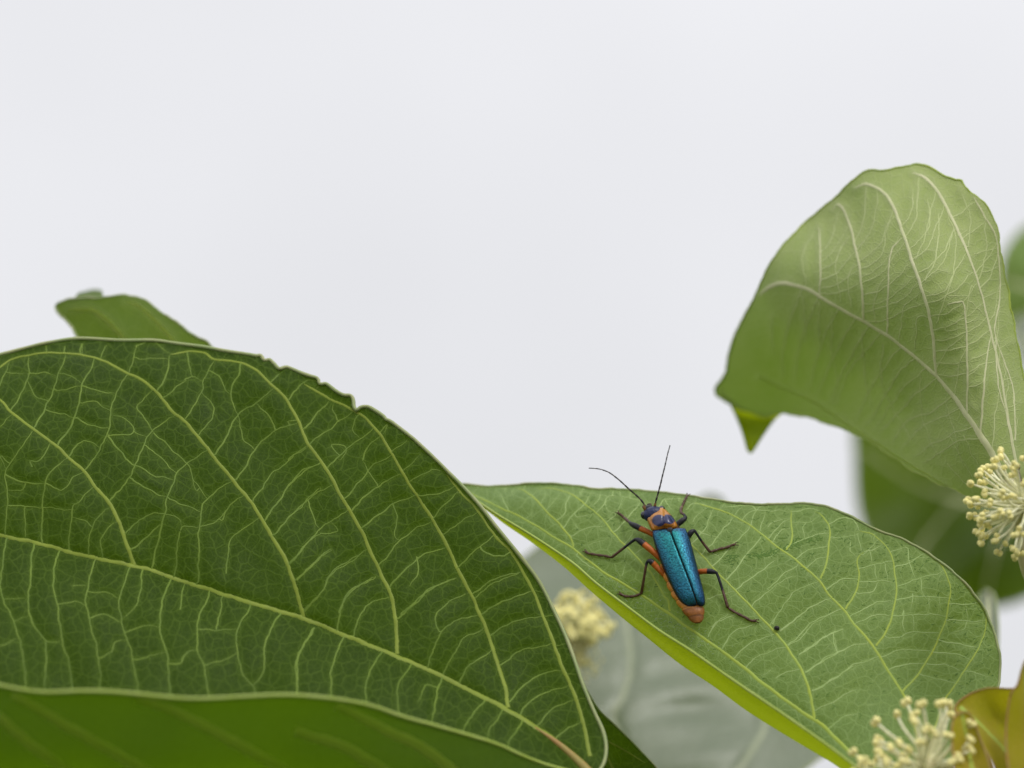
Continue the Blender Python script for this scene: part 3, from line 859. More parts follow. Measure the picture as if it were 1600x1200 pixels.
midC = [(1425, 1250), (1385, 1215), (1350, 1190), (1324, 1172), (1306, 1154), (1290, 1138), (1272, 1124), (1252, 1112), (1230, 1096), (1200, 1074), (1168, 1048), (1148, 1032), (1128, 1018), (1106, 1002), (1074, 980), (1047, 960), (993, 924), (940, 892), (895, 857), (863, 838), (830, 817), (803, 803), (770, 788), (730, 768)]
latC = [
    [(1440, 1235), (1440, 1180), (1430, 1140)] + TA([(925, 1290), (885, 1190), (800, 1060), (715, 920), (650, 830), (560, 730), (500, 645), (400, 545), (340, 455), (240, 365), (150, 290), (60, 230), (0, 180)])[0] + [(1172, 821), (1142, 804), (1115, 794), (1085, 786)],
    [(1272, 1124), (1270, 1105)] + TC([(1130, 630), (1090, 500), (1050, 410), (1000, 340), (940, 240), (860, 150), (800, 80), (720, 0)])[0] + [(1163, 937), (1130, 904), (1112, 885), (1096, 867), (1080, 851), (1064, 838)],
    TA([(710, 880), (770, 800), (820, 670), (845, 520), (840, 440), (820, 320), (790, 240), (740, 190), (680, 145), (605, 125)])[0],
    TA([(880, 1190), (1000, 1050), (1100, 880), (1170, 700), (1195, 560), (1195, 470), (1140, 350), (1080, 290), (1030, 260)])[0],
    [(1440, 1195)] + TA([(1150, 1270), (1200, 1180), (1290, 1050), (1380, 900), (1430, 780), (1430, 660), (1390, 580), (1330, 510), (1310, 450)])[0],
    TA([(510, 640), (580, 520), (600, 420), (585, 340), (595, 295), (630, 265)])[0],
    TA([(345, 440), (385, 330), (405, 180), (400, 90), (350, 20), (310, 0)])[0],
    TA([(120, 250), (155, 190), (155, 80), (150, -10)])[0],
    TB([(880, 575), (860, 510), (810, 440), (665, 290), (555, 175), (490, 130), (420, 120)])[0],
    [(1047, 955), (1043, 936)] + TB([(1600, 970), (1500, 800), (1420, 705), (1350, 625), (1270, 550), (1190, 460), (1120, 375), (1060, 310), (965, 235), (860, 160), (790, 135), (710, 115), (600, 125)])[0],
]
terC = TB([(670, 285), (790, 140)], [(805, 420), (870, 330), (965, 240), (1020, 155)], [(1060, 305), (1130, 235), (1145, 180), (1260, 180)], [(1140, 385), (1220, 310), (1260, 180)], [(1200, 455), (1280, 375), (1400, 230)],
          [(1280, 550), (1370, 450)], [(1145, 180), (1020, 150), (930, 140)], [(1260, 180), (1400, 215), (1470, 250)], [(385, 300), (340, 230), (290, 140)], [(555, 175), (590, 140)], [(620, 225), (660, 180), (660, 120)],
          [(750, 360), (810, 310), (830, 230), (860, 150)], [(880, 480), (980, 430), (1140, 405)], [(1000, 560), (1150, 510)], [(1260, 800), (1300, 690)], [(500, 360), (570, 300)], [(1360, 630), (1420, 590)], [(1500, 790), (1530, 765)],
          [(900, 640), (980, 700), (1060, 760)], [(1245, 180), (1240, 130)], [(1320, 190), (1330, 140)], [(1185, 180), (1190, 135)], [(350, 140), (350, 100)], [(400, 130), (400, 160)], [(500, 120), (510, 90)], [(930, 170), (960, 110)],
          [(910, 340), (1000, 330), (1060, 310)], [(900, 390), (910, 420)], [(1130, 240), (1160, 290), (1200, 310)], [(1080, 190), (1040, 250)]) \
     + TC([(330, 180), (410, 50), (500, 0)], [(440, 265), (490, 190), (560, 120), (700, 80)], [(540, 335), (680, 215), (830, 165)], [(635, 410), (720, 330), (850, 280), (940, 260)], [(820, 80), (880, 0)], [(890, 130), (1060, 10)],
          [(960, 245), (1050, 190), (1130, 100), (1250, 10)], [(1045, 315), (1130, 260), (1290, 150), (1360, 120)], [(1090, 455), (1200, 390), (1340, 300), (1500, 235)], [(1150, 590), (1230, 560), (1380, 460), (1500, 390)],
          [(1170, 750), (1200, 740), (1400, 630), (1500, 580)], [(1250, 900), (1280, 890), (1400, 800), (1500, 770)], [(760, 470), (850, 420)], [(1340, 300), (1320, 200), (1280, 150)], [(860, 500), (960, 450), (1060, 420)]) \
     + TA([(0, 510), (80, 430), (190, 350)], [(30, 740), (110, 600), (200, 510), (330, 455)], [(80, 785), (200, 690), (290, 620), (400, 575)], [(130, 880), (280, 740), (380, 680), (480, 640)], [(205, 940), (330, 850), (440, 790), (500, 770)],
          [(245, 1055), (400, 950), (560, 880), (650, 865)], [(290, 1180), (400, 1120), (560, 1010), (700, 965)], [(190, 310), (240, 260), (300, 240), (395, 235)], [(250, 370), (330, 310), (400, 300)], [(395, 500), (470, 450), (590, 440)],
          [(120, 235), (200, 190), (290, 160), (400, 140)], [(415, 170), (520, 160), (600, 140)], [(540, 260), (535, 160)], [(540, 260), (590, 295)], [(600, 370), (700, 350), (830, 320)], [(600, 460), (730, 455), (840, 465)], [(600, 535), (690, 520), (730, 460)],
          [(540, 690), (650, 630), (720, 590), (830, 590)], [(580, 735), (700, 680), (810, 685)], [(630, 265), (740, 225)], [(400, 80), (480, 40), (560, 60), (605, 125)], [(860, 490), (970, 445), (1130, 400)], [(850, 360), (930, 330), (1040, 270)],
          [(840, 580), (960, 560), (1080, 555), (1195, 570)], [(830, 680), (960, 680), (1060, 670), (1170, 690)], [(790, 830), (860, 820), (970, 790), (1130, 800)], [(800, 270), (900, 230)], [(915, 240), (930, 320), (970, 440)],
          [(750, 950), (900, 905), (1080, 920)], [(790, 1040), (920, 1000), (1040, 1000)], [(1200, 610), (1380, 600)], [(1180, 710), (1400, 720)], [(1150, 850), (1380, 890)], [(1090, 920), (1220, 935), (1340, 975)], [(1040, 1000), (1180, 1010), (1290, 1055)],
          [(1000, 1070), (1170, 1110), (1280, 1150)], [(890, 650), (890, 740), (905, 800)], [(1290, 1050), (1400, 1065), (1470, 1090)], [(0, 100), (60, 55), (150, 40)], [(35, 190), (80, 130), (150, 110)], [(0, 300), (60, 260)], [(160, 70), (260, 70), (330, 30)],
          [(250, 70), (230, 110), (240, 160)], [(590, 140), (620, 260)], [(700, 140), (690, 230)], [(930, 320), (980, 300), (1050, 300)], [(1010, 450), (1020, 560)], [(950, 540), (940, 640)], [(1060, 560), (1050, 670)], [(700, 350), (720, 455)],
          [(770, 340), (790, 460)], [(1300, 600), (1310, 720)], [(1310, 720), (1300, 760), (1230, 790)], [(430, 800), (440, 900), (470, 930)], [(670, 270), (690, 350)], [(1130, 590), (1130, 680)], [(950, 690), (960, 790)]) \
     + T1([(0, 545), (50, 600), (55, 655)], [(430, 690), (520, 640)], [(870, 770), (970, 670), (1090, 540)], [(810, 700), (900, 600), (990, 490)], [(750, 640), (840, 530), (880, 430)], [(960, 850), (1060, 720), (1165, 590)],
          [(1010, 910), (1110, 830), (1250, 730)], [(1110, 1000), (1190, 920), (1350, 820)], [(1100, 530), (1130, 440), (1200, 410)], [(840, 960), (930, 935), (1010, 915)], [(850, 1180), (900, 1100), (1000, 1050)],
          [(760, 510), (800, 450), (870, 420)], [(720, 440), (760, 400), (870, 425)], [(560, 420), (600, 380), (680, 370), (740, 400)], [(1000, 480), (1030, 430), (1090, 410)], [(1130, 440), (1090, 410), (1000, 420), (930, 430)], [(500, 560), (470, 530)], [(1000, 420), (1010, 390)], [(930, 425), (945, 395)],
          [(790, 560), (850, 590), (900, 600)], [(870, 690), (930, 720)], [(1040, 560), (1010, 540)], [(600, 390), (640, 440)]) \
     + [[(1060, 783), (1085, 786)], [(1160, 812), (1180, 798), (1236, 800)], [(1237, 800), (1262, 795), (1280, 800)], [(1200, 842), (1222, 818), (1237, 812)], [(1185, 832), (1196, 803)], [(1347, 867), (1375, 842)]]
terC = snap(terC, latC + [midC], 9.0)
outC = np.vstack([wob(cr(topC, step=5), 0.35, 9, 0.12)[:-1], cr(botC, step=5)[:-1]])
veinsC = [(midC, 1.3)] + [(v, 1.0) for v in latC] + [(v, 0.55) for v in terC]
layC = Sheet(outC, depthC, 4.5, veinsC, amp=0.016, vw=6.0, seed=5)
# the near edge turns up like a gutter: its underside, lit through, is the bright strip
bot_c = with_depth(cr(botC, n=70), depthC)
rim_cc = cr(rimC, n=70)
prof = np.clip(np.linspace(0, 1, 70), 0, 1)
rim3 = np.column_stack([rim_cc, depthC(rim_cc) - 0.80 * np.sin(np.clip(1 - prof, 0, 1) * math.pi * 0.5) ** 0.6 - 0.02])
mid3 = bot_c * 0.45 + rim3 * 0.55
mid3[:, 2] -= 0.10 * np.sin(np.linspace(0, math.pi, 70))
mid3[:, 0] -= 1.0; mid3[:, 1] += 2.0
wallC = Loft([bot_c, mid3, rim3], 220, 14)
wallC.mat = 1
mainC = [(0, 'midrib', midC, 7.5, 2.2)]
for i, v in enumerate(latC):
    w = (5.2, 2.2) if i == 0 else (4.6, 2.0) if i == 1 else (3.2, 1.7)
    mainC.append((0, 'lateral_vein', v, w[0], w[1]))
leafC = build_leaf(sh_c, [layC, wallC], 'leaf_mid', mainC, [(0, v) for v in terC], ('vein_mid', 'vein_net_mid'),
                   [with_depth(wob(cr(topC, step=5), 0.35, 9, 0.12), depthC), rim3], 4.2, label='broad mid-green leaf with the blue beetle on it and one edge turned up', net_w=(2.0, 1.4), wob_amp=0.9, under='leaf_mid_under')
# grazing scars: short dark scratches and pale flecks in the blade
def flecks(n, pick, length, width, mat, name, seed, lift=0.0015):
    r = np.random.default_rng(seed)
    G = Geo()
    k = 0
    while k < n:
        x, y = pick(r)
        a = r.normal(-0.25, 0.5)
        L = r.uniform(*length)
        p = [(x, y), (x + L * math.cos(a) * 0.5 + r.normal(0, 0.8), y + L * math.sin(a) * 0.5 + r.normal(0, 0.8)), (x + L * math.cos(a), y + L * math.sin(a))]
        if not layC.inside(np.array(p)).all():
            continue
        w = r.uniform(*width)
        vein_geo(G, layC, p, w, w * 0.4, lift=0.15, step=2.0, seed=int(k), sides=4, wobble=0.6)
        k += 1
    o = sub(G.build(name, M[mat], sh_c), leafC)
    o['kind'] = 'stuff'
def pick_top(r):
    while True:
        x = r.uniform(900, 1555)
        y = r.uniform(770, 1150)
        top = np.interp(x, [p[0] for p in topC[:30]], [p[1] for p in topC[:30]])
        dens = math.exp(-((y - top) / 85) ** 2) + 0.12 + 0.5 * math.exp(-((x - 1530) / 50) ** 2)
        if r.random() < dens:
            return x, y
flecks(620, pick_top, (2.5, 8), (0.8, 1.9), 'scratch', 'scratch_mark', 21)
def pick_line(r):
    t = r.random()
    return 1165 + 122 * t + r.normal(0, 2), 868 - 24 * t + 5 * math.sin(t * 6) + r.normal(0, 1.8)
flecks(70, pick_line, (5, 12), (1.2, 2.8), 'scratch', 'scratch_mark', 22)
def pick_spot(r):
    return 1143 + r.normal(0, 6), 872 + r.normal(0, 5)
flecks(40, pick_spot, (3, 7), (1.0, 2.2), 'scratch', 'scratch_mark', 23)
def pick_dust(r):
    t = r.random()
    return 930 + 170 * t + r.normal(0, 22), 905 + 110 * t + r.normal(0, 12) - 8
flecks(260, pick_dust, (1.5, 4), (0.6, 1.3), 'dust', 'pale_fleck', 24)
limb(sh_c, 'petiole', [W(1415, 1240, 43.4), W(1440, 1290, 43.5), W(1490, 1400, 44.0), stem_c], [0.06, 0.08, 0.09, 0.12], 'petiole')
limb(sh_c, 'stem', [stem_c + np.array([0.6, 0, 3.2]), stem_c, stem_c + np.array([1.0, 0.6, -30]), (stem_c[0] + 1.8, stem_c[1] + 2, -80), (stem_c[0] + 2, stem_c[1] + 2, GROUND - 1)], [0.12, 0.17, 0.35, 0.5, 0.6], 'stem')

# ------------------------------------------------------------------ flowers: bundles of stamens
def stamen_mesh(name, bend, seed):
    r = np.random.default_rng(seed)
    G = Geo()
    t = np.linspace(0, 1, 8)
    P = np.column_stack([bend * np.sin(t * 1.6) * 0.25, 0.04 * np.sin(t * 5 + r.random() * 6), t])
    V, F = tube(P, np.interp(t, [0, 1], [0.027, 0.019]), sides=6)
    G.add(V, F, (0.88, 0.87, 0.60, 1))
    for s in (-1, 1):
        V, F = ball(P[-1] + np.array([0.035 * s, 0.0, 0.02]), (np.array([0.048, 0, 0]), np.array([0, 0.05, 0]), np.array([0, 0, 0.065])), 8, 6, 0.15, seed + s + 1)
        G.add(V, F, (0.92, 0.84, 0.36, 1))
    V = np.vstack(G.v)
    me = bpy.data.meshes.new(name)
    me.from_pydata([tuple(v) for v in V], [], G.f)
    me.polygons.foreach_set('use_smooth', [True] * len(me.polygons))
    a = me.attributes.new('tint', 'FLOAT_COLOR', 'POINT')
    a.data.foreach_set('color', np.vstack(G.c).astype(np.float32).ravel())
    me.materials.append(M['stamen'])
    return me
ST = [stamen_mesh('stamen', b, i) for i, b in enumerate((-1, -0.5, 0.0, 0.5, 1.0))]

def flower(shoot, c, axis, spread, n, length, seed, thick=1.0, label=None, core=0.10):
    r = np.random.default_rng(seed)
    axis = np.asarray(axis, float); axis /= np.linalg.norm(axis)
    a = np.cross(axis, [0.3, 0.5, 0.81]); a /= np.linalg.norm(a)
    b = np.cross(axis, a)
    G = Geo()
    V, F = ball(c, (a * core, b * core, axis * core * 1.1), 12, 8, 0.2, seed)
    G.add(V, F)
    for k in range(4):                      # reflexed calyx lobes
        th = k * math.pi / 2 + 0.4
        d = a * math.cos(th) + b * math.sin(th)
        P = [np.asarray(c) + d * core * 0.6, np.asarray(c) + d * core * 1.7 - axis * 0.02, np.asarray(c) + d * core * 2.2 - axis * 0.12]
        V, F = tube(cr(P, n=8), np.interp(np.linspace(0, 1, 8), [0, 0.5, 1], [core * 0.6, core * 0.7, core * 0.1]), sides=8, flat=0.3, nrm=axis)
        G.add(V, F)
    fl = G.build('flower', M['raceme'], shoot)
    if label:
        fl['label'] = label
    for k in range(n):
        ph = math.sqrt((k + 0.5) / n) * spread
        th = k * 2.39996 + r.normal(0, 0.25)
        d = axis * math.cos(ph) + (a * math.cos(th) + b * math.sin(th)) * math.sin(ph)
        q = Vector(d).to_track_quat('Z', 'Y')
        o = bpy.data.objects.new('stamen', ST[int(r.integers(len(ST)))])
        COL.objects.link(o)
        o.parent = fl
        o.location = Vector(np.asarray(c) + d * core * 0.4) - Vector(ORIG[shoot.name])
        q.rotate(Matrix.Rotation(r.random() * 6.28, 3, Vector(d)))
        o.rotation_mode = 'QUATERNION'
        o.rotation_quaternion = q
        L = length * r.uniform(0.72, 1.1)
        o.scale = (thick * length, thick * length, L)
    return fl

ix = lambda x, y, z: RX * x + UP * y - FW * z          # picture right, picture up, towards the camera
cF2 = W(1448, 1205, 42.3)
flower(sh_c, cF2, ix(-0.25, 0.9, 0.35), 1.25, 30, 0.62, 41, 1.25, 'cream flower of loose stamens in front of the beetle leaf', 0.13)
cF2b = W(1385, 1252, 42.2)
flower(sh_c, cF2b, ix(-0.3, 0.8, 0.4), 1.2, 24, 0.55, 42, 1.2, core=0.12)
# young brownish leaves and buds beside the flower
def small_leaf(shoot, out, ctrl, mid, mat, label, mats=('vein_mid', 'vein_net_mid'), mw=5, vw=(8, 3), spacing=7, mmat='bract', lats=()):
    f = tps(ctrl)
    o = cr(out, step=6, closed=True)
    L = Sheet(o, f, spacing, [(mid, 1.0)] + [(l, 0.8) for l in lats], amp=0.05, vw=12)
    return build_leaf(shoot, [L], mat, [(0, 'midrib', mid, vw[0], vw[1])] + [(0, 'lateral_vein', l, vw[0] * 0.6, vw[1] * 0.6) for l in lats], [], mats,
                      [with_depth(np.vstack([o, o[:1]]), f)], mw, label=label, mats_margin=mmat)
small_leaf(sh_c, [(1492, 1108), (1510, 1088), (1540, 1076), (1572, 1076), (1605, 1080), (1640, 1110), (1650, 1190), (1620, 1270), (1580, 1250), (1545, 1180), (1515, 1140)],
           [(1492, 1108, 42.9), (1540, 1076, 42.95), (1605, 1080, 42.7), (1650, 1190, 42.2), (1620, 1270, 42.0), (1545, 1180, 42.3), (1560, 1120, 43.0), (1515, 1140, 42.5)],
           [(1500, 1105), (1530, 1130), (1575, 1180), (1618, 1262)], 'leaf_young', 'small olive young leaf with a brown edge', mw=3)
small_leaf(sh_c, [(1578, 1090), (1590, 1070), (1597, 1045), (1606, 1030), (1625, 1060), (1660, 1140), (1670, 1260), (1620, 1290), (1585, 1240), (1572, 1160)],
           [(1578, 1090, 42.3), (1597, 1045, 42.4), (1660, 1140, 42.0), (1670, 1260, 41.7), (1620, 1290, 41.7), (1585, 1200, 41.9), (1610, 1150, 42.2)],
           [(1604, 1040), (1605, 1100), (1612, 1200), (1622, 1282)], 'leaf_young', 'folded brownish young leaf with a raised tip', mw=3.5)
small_leaf(sh_c, [(1488, 1130), (1505, 1112), (1520, 1122), (1530, 1150), (1545, 1190), (1560, 1260), (1530, 1290), (1500, 1250), (1490, 1190)],
           [(1488, 1130, 42.1), (1505, 1112, 42.3), (1545, 1190, 41.9), (1530, 1290, 41.6), (1490, 1190, 41.8), (1515, 1180, 42.2)],
           [(1503, 1116), (1512, 1160), (1522, 1220), (1532, 1285)], 'leaf_young', 'rolled yellowish young leaf against the cream flower', mw=3.5)
for p0, d0, p1, rr in (((1620, 1270), 42.0, (1585, 1420), 0.05), ((1622, 1288), 41.7, (1590, 1430), 0.06), ((1530, 1288), 41.6, (1560, 1420), 0.05), ((1448, 1210), 42.3, (1540, 1400), 0.06), ((1385, 1256), 42.2, (1530, 1410), 0.05)):
    limb(sh_c, 'petiole', [W(p0[0], p0[1] - 6, d0), W(p0[0] * 0.7 + p1[0] * 0.3, p0[1] * 0.6 + p1[1] * 0.4, d0 + 0.5), W(p1[0], p1[1], 43.8), stem_c + np.array([0.45, 0, 2.4])], [rr, rr, rr, rr], 'bract')

# ================================================================== SHOOT 3: the curled pale leaf
stem_d = W(1760, 1100, 46.2)
sh_d = thing('leafy_shoot', (stem_d[0] + 1, stem_d[1] + 2, GROUND), 'shoot with the curled leaf showing its pale ribbed underside', 'plant')
oD = [(1118, 614), (1134, 580), (1142, 540), (1159, 501), (1180, 463), (1192, 434), (1217, 392), (1259, 347), (1301, 312), (1330, 284), (1345, 272), (1357, 267), (1388, 265), (1412, 261), (1434, 256), (1459, 265), (1480, 276), (1493, 281), (1502, 283),
      (1509, 293), (1530, 311), (1547, 330), (1559, 363), (1565, 409), (1574, 451), (1586, 517), (1600, 592), (1612, 660), (1620, 720), (1610, 760), (1580, 790), (1551, 788), (1522, 777), (1484, 762), (1447, 746), (1413, 726), (1372, 697), (1330, 676), (1297, 663), (1259, 651), (1226, 646), (1190, 650), (1150, 636)]
fD = tps([(1118, 614, 49.2), (1142, 540, 48.5), (1180, 463, 47.7), (1217, 443, 47.0), (1259, 347, 47.2), (1330, 284, 46.7), (1434, 256, 46.3), (1503, 282, 45.8), (1547, 330, 45.7), (1574, 451, 45.7), (1600, 592, 45.5),
          (1620, 720, 45.2), (1565, 750, 44.85), (1500, 690, 45.15), (1459, 584, 45.3), (1388, 526, 45.7), (1301, 476, 46.2), (1500, 450, 45.05), (1400, 400, 45.5), (1300, 400, 46.3),
          (1522, 777, 45.6), (1447, 746, 46.4), (1372, 697, 47.2), (1297, 663, 48.0), (1226, 646, 48.7), (1330, 600, 47.15), (1420, 650, 46.35), (1240, 560, 47.75), (1550, 600, 45.0)])
def depthD(P):
    P = np.atleast_2d(np.asarray(P, float))[:, :2]
    return fD(P) + 0.03 * np.sin(P[:, 0] / 33 - P[:, 1] / 51)
T6 = lambda *p: Z(1080, 230, 2.4, *p)
midD = T6([(1165, 1230), (1150, 1190), (1110, 1120), (1050, 1030), (980, 930), (910, 850), (830, 780), (740, 710), (640, 650), (530, 590), (450, 540), (380, 515), (330, 512), (290, 525), (258, 555)])[0]
latD = T6([(1225, 1220), (1190, 1030), (1160, 850), (1120, 680), (1080, 520), (1030, 380), (970, 250), (920, 160), (870, 110), (830, 97)],
          [(918, 850), (905, 700), (880, 580), (830, 430), (780, 280), (740, 190), (690, 150), (650, 138), (615, 155)],
          [(648, 650), (635, 480), (610, 350), (580, 250), (550, 215), (530, 235)], [(482, 555), (485, 430), (480, 300)],
          [(1035, 1000), (1035, 800), (1025, 600), (1000, 582), (960, 590)], [(735, 705), (740, 500), (750, 390), (790, 340)],
          [(1215, 1100), (1205, 900), (1140, 700), (1158, 550), (1145, 350), (1100, 260), (1060, 190)], [(1085, 1070), (1105, 820), (1125, 700)], [(255, 865), (340, 905), (450, 950), (600, 1050), (720, 1125), (820, 1190), (960, 1270)],
          [(1140, 700), (1150, 880), (1180, 1000)])
terD = T6([(920, 660), (980, 480), (990, 340), (950, 210)], [(1050, 520), (1030, 650), (1075, 640)], [(860, 860), (870, 1020), (940, 1190)], [(960, 970), (1000, 1120), (1020, 1200)], [(720, 740), (720, 900), (830, 1100)],
          [(640, 690), (660, 900), (700, 1040)], [(530, 620), (530, 780), (560, 900)], [(880, 500), (920, 400), (930, 250)], [(840, 420), (890, 300), (890, 190)], [(790, 300), (830, 230), (830, 160)], [(1040, 370), (1045, 260), (1010, 160)],
          [(1075, 500), (1105, 400), (1100, 260)], [(920, 830), (960, 760), (1030, 700)], [(990, 930), (1000, 840), (1035, 740)], [(1130, 1150), (1140, 1000), (1165, 880)], [(840, 760), (850, 640), (895, 640)], [(780, 730), (800, 600), (870, 540)],
          [(690, 660), (690, 560), (740, 470)], [(600, 600), (590, 480), (625, 440)], [(560, 580), (545, 420), (600, 330)], [(430, 520), (420, 400), (470, 310)], [(1050, 900), (1090, 880), (1100, 850)], [(1035, 860), (1090, 820)], [(1040, 960), (1085, 1000)],
          [(970, 560), (1025, 560)], [(1050, 580), (1110, 640)], [(1030, 460), (1075, 480)], [(930, 460), (985, 470)], [(870, 380), (925, 390)], [(1120, 640), (1150, 620)], [(1110, 560), (1155, 540)], [(1090, 470), (1150, 450)], [(1060, 400), (1145, 380)],
          [(1150, 760), (1200, 730)], [(1165, 880), (1215, 860)], [(1180, 980), (1225, 960)], [(960, 690), (1030, 670)], [(940, 620), (960, 590)], [(1000, 330), (1045, 310)], [(300, 640), (310, 780)], [(420, 560), (430, 720)], [(480, 580), (480, 740)]) \
    + Z(1480, 680, 5.458, [(30, 20), (130, 210), (240, 400)], [(140, 0), (200, 130), (290, 290)], [(0, 240), (120, 370), (230, 490)])
terD += between(latD[1], latD[0], 13, 0.34, 0.10, 1, (0.0, 0.62)) + between(latD[2], latD[1], 10, 0.34, 0.10, 2, (0.0, 0.6)) + between(latD[0], latD[6], 10, 0.16, 0.05, 3, (0.1, 0.8)) \
    + between(midD, latD[8][::-1], 14, 0.04, 0.05, 4, (0.12, 0.85), 0.9) + between(latD[3], latD[2], 6, 0.3, 0.08, 5, (0.0, 0.6))
terD = snap(terD, latD + [midD], 8.0)
outD = wob(cr(oD, step=5, closed=True), 0.8, 4, 0.1)
layD = Sheet(outD, depthD, 5.0, [(midD, 1.3)] + [(v, 1.0) for v in latD] + [(v, 0.5) for v in terD], amp=0.03, vw=8.0, raised=True, seed=8)
# the tip of that leaf hangs down behind the fold
tipD = Loft([[(1122, 605, 49.1), (1150, 628, 49.1), (1185, 640, 49.0), (1230, 640, 48.7)],
             [(1140, 632, 49.2), (1155, 650, 49.2), (1185, 655, 49.15), (1212, 655, 49.0)],
             [(1157, 670, 48.9), (1168, 676, 48.95), (1182, 680, 48.9), (1195, 678, 48.8)],
             [(1167, 704, 48.8), (1171, 708, 48.85), (1175, 708, 48.85), (1179, 703, 48.8)]], 24, 18)
tipD.mat = 1
mainD = [(0, 'midrib', midD, 10.5, 6.0)]
for i, v in enumerate(latD):
    w = (6.0, 4.2) if i < 2 else (4.8, 3.6) if i in (2, 8) else (3.4, 2.6)
    mainD.append((0, 'lateral_vein', v, w[0], w[1]) + (('vein_margin',) if i == 8 else ()))
marD = with_depth(np.vstack([outD, outD[:1]]), depthD)
leafD = build_leaf(sh_d, [layD, tipD], 'leaf_pale', mainD, [(0, v) for v in terD], ('vein_pale', 'vein_net_pale'), [marD], 3.4, mats_margin='vein_mid',
                   label='curled leaf seen from its pale ribbed underside, tip hanging down', net_w=(2.1, 1.4), under='leaf_mid_under')
base_d = W(1567, 742, 44.9)
limb(sh_d, 'petiole', [W(1556, 722, 44.95), base_d, W(1610, 800, 45.1), W(1680, 920, 45.7), stem_d], [0.05, 0.075, 0.08, 0.09, 0.11], 'raceme')
limb(sh_d, 'stem', [stem_d + np.array([0.3, 0, 6.0]), stem_d, stem_d + np.array([0.6, 0.8, -30]), (stem_d[0] + 1, stem_d[1] + 1.6, -80), (stem_d[0] + 1, stem_d[1] + 2, GROUND - 1)], [0.1, 0.17, 0.35, 0.5, 0.6], 'stem')
cF1 = W(1608, 792, 43.9)
limb(sh_d, 'flower_stalk', [cF1 + ix(-0.06, 0.03, 0), W(1592, 830, 43.95), W(1600, 885, 44.1), W(1650, 990, 44.8), stem_d + np.array([0, 0, -1.0])], [0.05, 0.055, 0.06, 0.07, 0.1], 'raceme')
flower(sh_d, cF1, ix(-0.92, 0.02, 0.4), 1.25, 64, 0.56, 51, 1.15, 'cream flower of many yellow-tipped stamens below the curled leaf', 0.12)
G = Geo()
V, F = ball(W(1590, 731, 44.2), (ix(0.03, 0, 0), ix(0.01, 0.045, 0), ix(0, 0, 0.03)), 10, 7, 0.25, 3)
G.add(V, F)
V, F = tube([W(1590, 734, 44.2), W(1596, 760, 44.1), cF1], [0.02, 0.02, 0.03], sides=6)
G.add(V, F)
G.build('withered_bract', simple_mat('bract_dark', (0.05, 0.022, 0.015, 1), (0.08, 0.04, 0.02, 1), rough=0.7), sh_d)

# ================================================================== SHOOT 4: leaf rising behind the big dark leaf
stem_b = W(380, 1500, 49.5)
sh_b = thing('leafy_shoot', (stem_b[0], stem_b[1] + 2, GROUND), 'shoot whose hooked leaf tip rises behind the big dark leaf', 'plant')
oB = [(87, 481), (100, 470), (116, 466), (144, 466), (172, 463), (191, 462), (208, 463), (225, 468), (240, 480), (262, 494), (285, 511), (307, 526), (330, 541), (380, 600), (400, 700), (380, 820), (330, 880), (250, 800), (180, 680), (140, 570), (122, 528), (105, 503)]
fB = tps([(87, 481, 47.9), (144, 466, 47.6), (208, 463, 47.5), (262, 494, 47.3), (330, 541, 47.2), (122, 528, 47.4), (200, 510, 47.1), (250, 800, 47.4), (400, 700, 47.6), (330, 880, 48.0), (280, 620, 47.0)])
latB = Z(60, 430, 5.333, [(760, 640), (700, 520), (640, 450), (560, 370), (480, 310), (400, 285), (250, 290)], [(1160, 600), (1110, 530), (1020, 430), (900, 310), (820, 250), (730, 225)])
outB = wob(cr(oB, step=6, closed=True), 0.8, 14, 0.1)
midB = [(330, 875), (300, 780), (262, 680), (215, 580), (191, 546)]
layB = Sheet(outB, fB, 7, [(v, 1) for v in latB] + [(midB, 1)], amp=0.05, vw=12, raised=True)
tipB = Loft([[(112, 472, 47.75), (135, 470, 47.7), (162, 468, 47.65)], [(122, 458, 48.6), (140, 456, 48.6), (160, 456, 48.6)], [(130, 456, 49.6), (145, 452, 49.6), (158, 453, 49.6)]], 16, 12)
build_leaf(sh_b, [layB, tipB], 'leaf_fresh', [(0, 'midrib', midB, 12, 7)] + [(0, 'lateral_vein', v, 8, 7) for v in latB], [], ('vein_back', 'vein_net_dark'), [with_depth(np.vstack([outB, outB[:1]]), fB)], 4.0,
           label='green hooked leaf tip behind the big dark leaf')
limb(sh_b, 'petiole', [W(330, 872, 47.95), W(350, 1000, 48.5), W(370, 1250, 49.2), stem_b], [0.06, 0.08, 0.09, 0.12], 'petiole')
limb(sh_b, 'stem', [stem_b + np.array([-0.2, 0, 2.0]), stem_b, stem_b + np.array([0.2, 0.8, -30]), (stem_b[0], stem_b[1] + 1.8, -80), (stem_b[0], stem_b[1] + 2, GROUND - 1)], [0.12, 0.17, 0.35, 0.5, 0.6], 'stem')

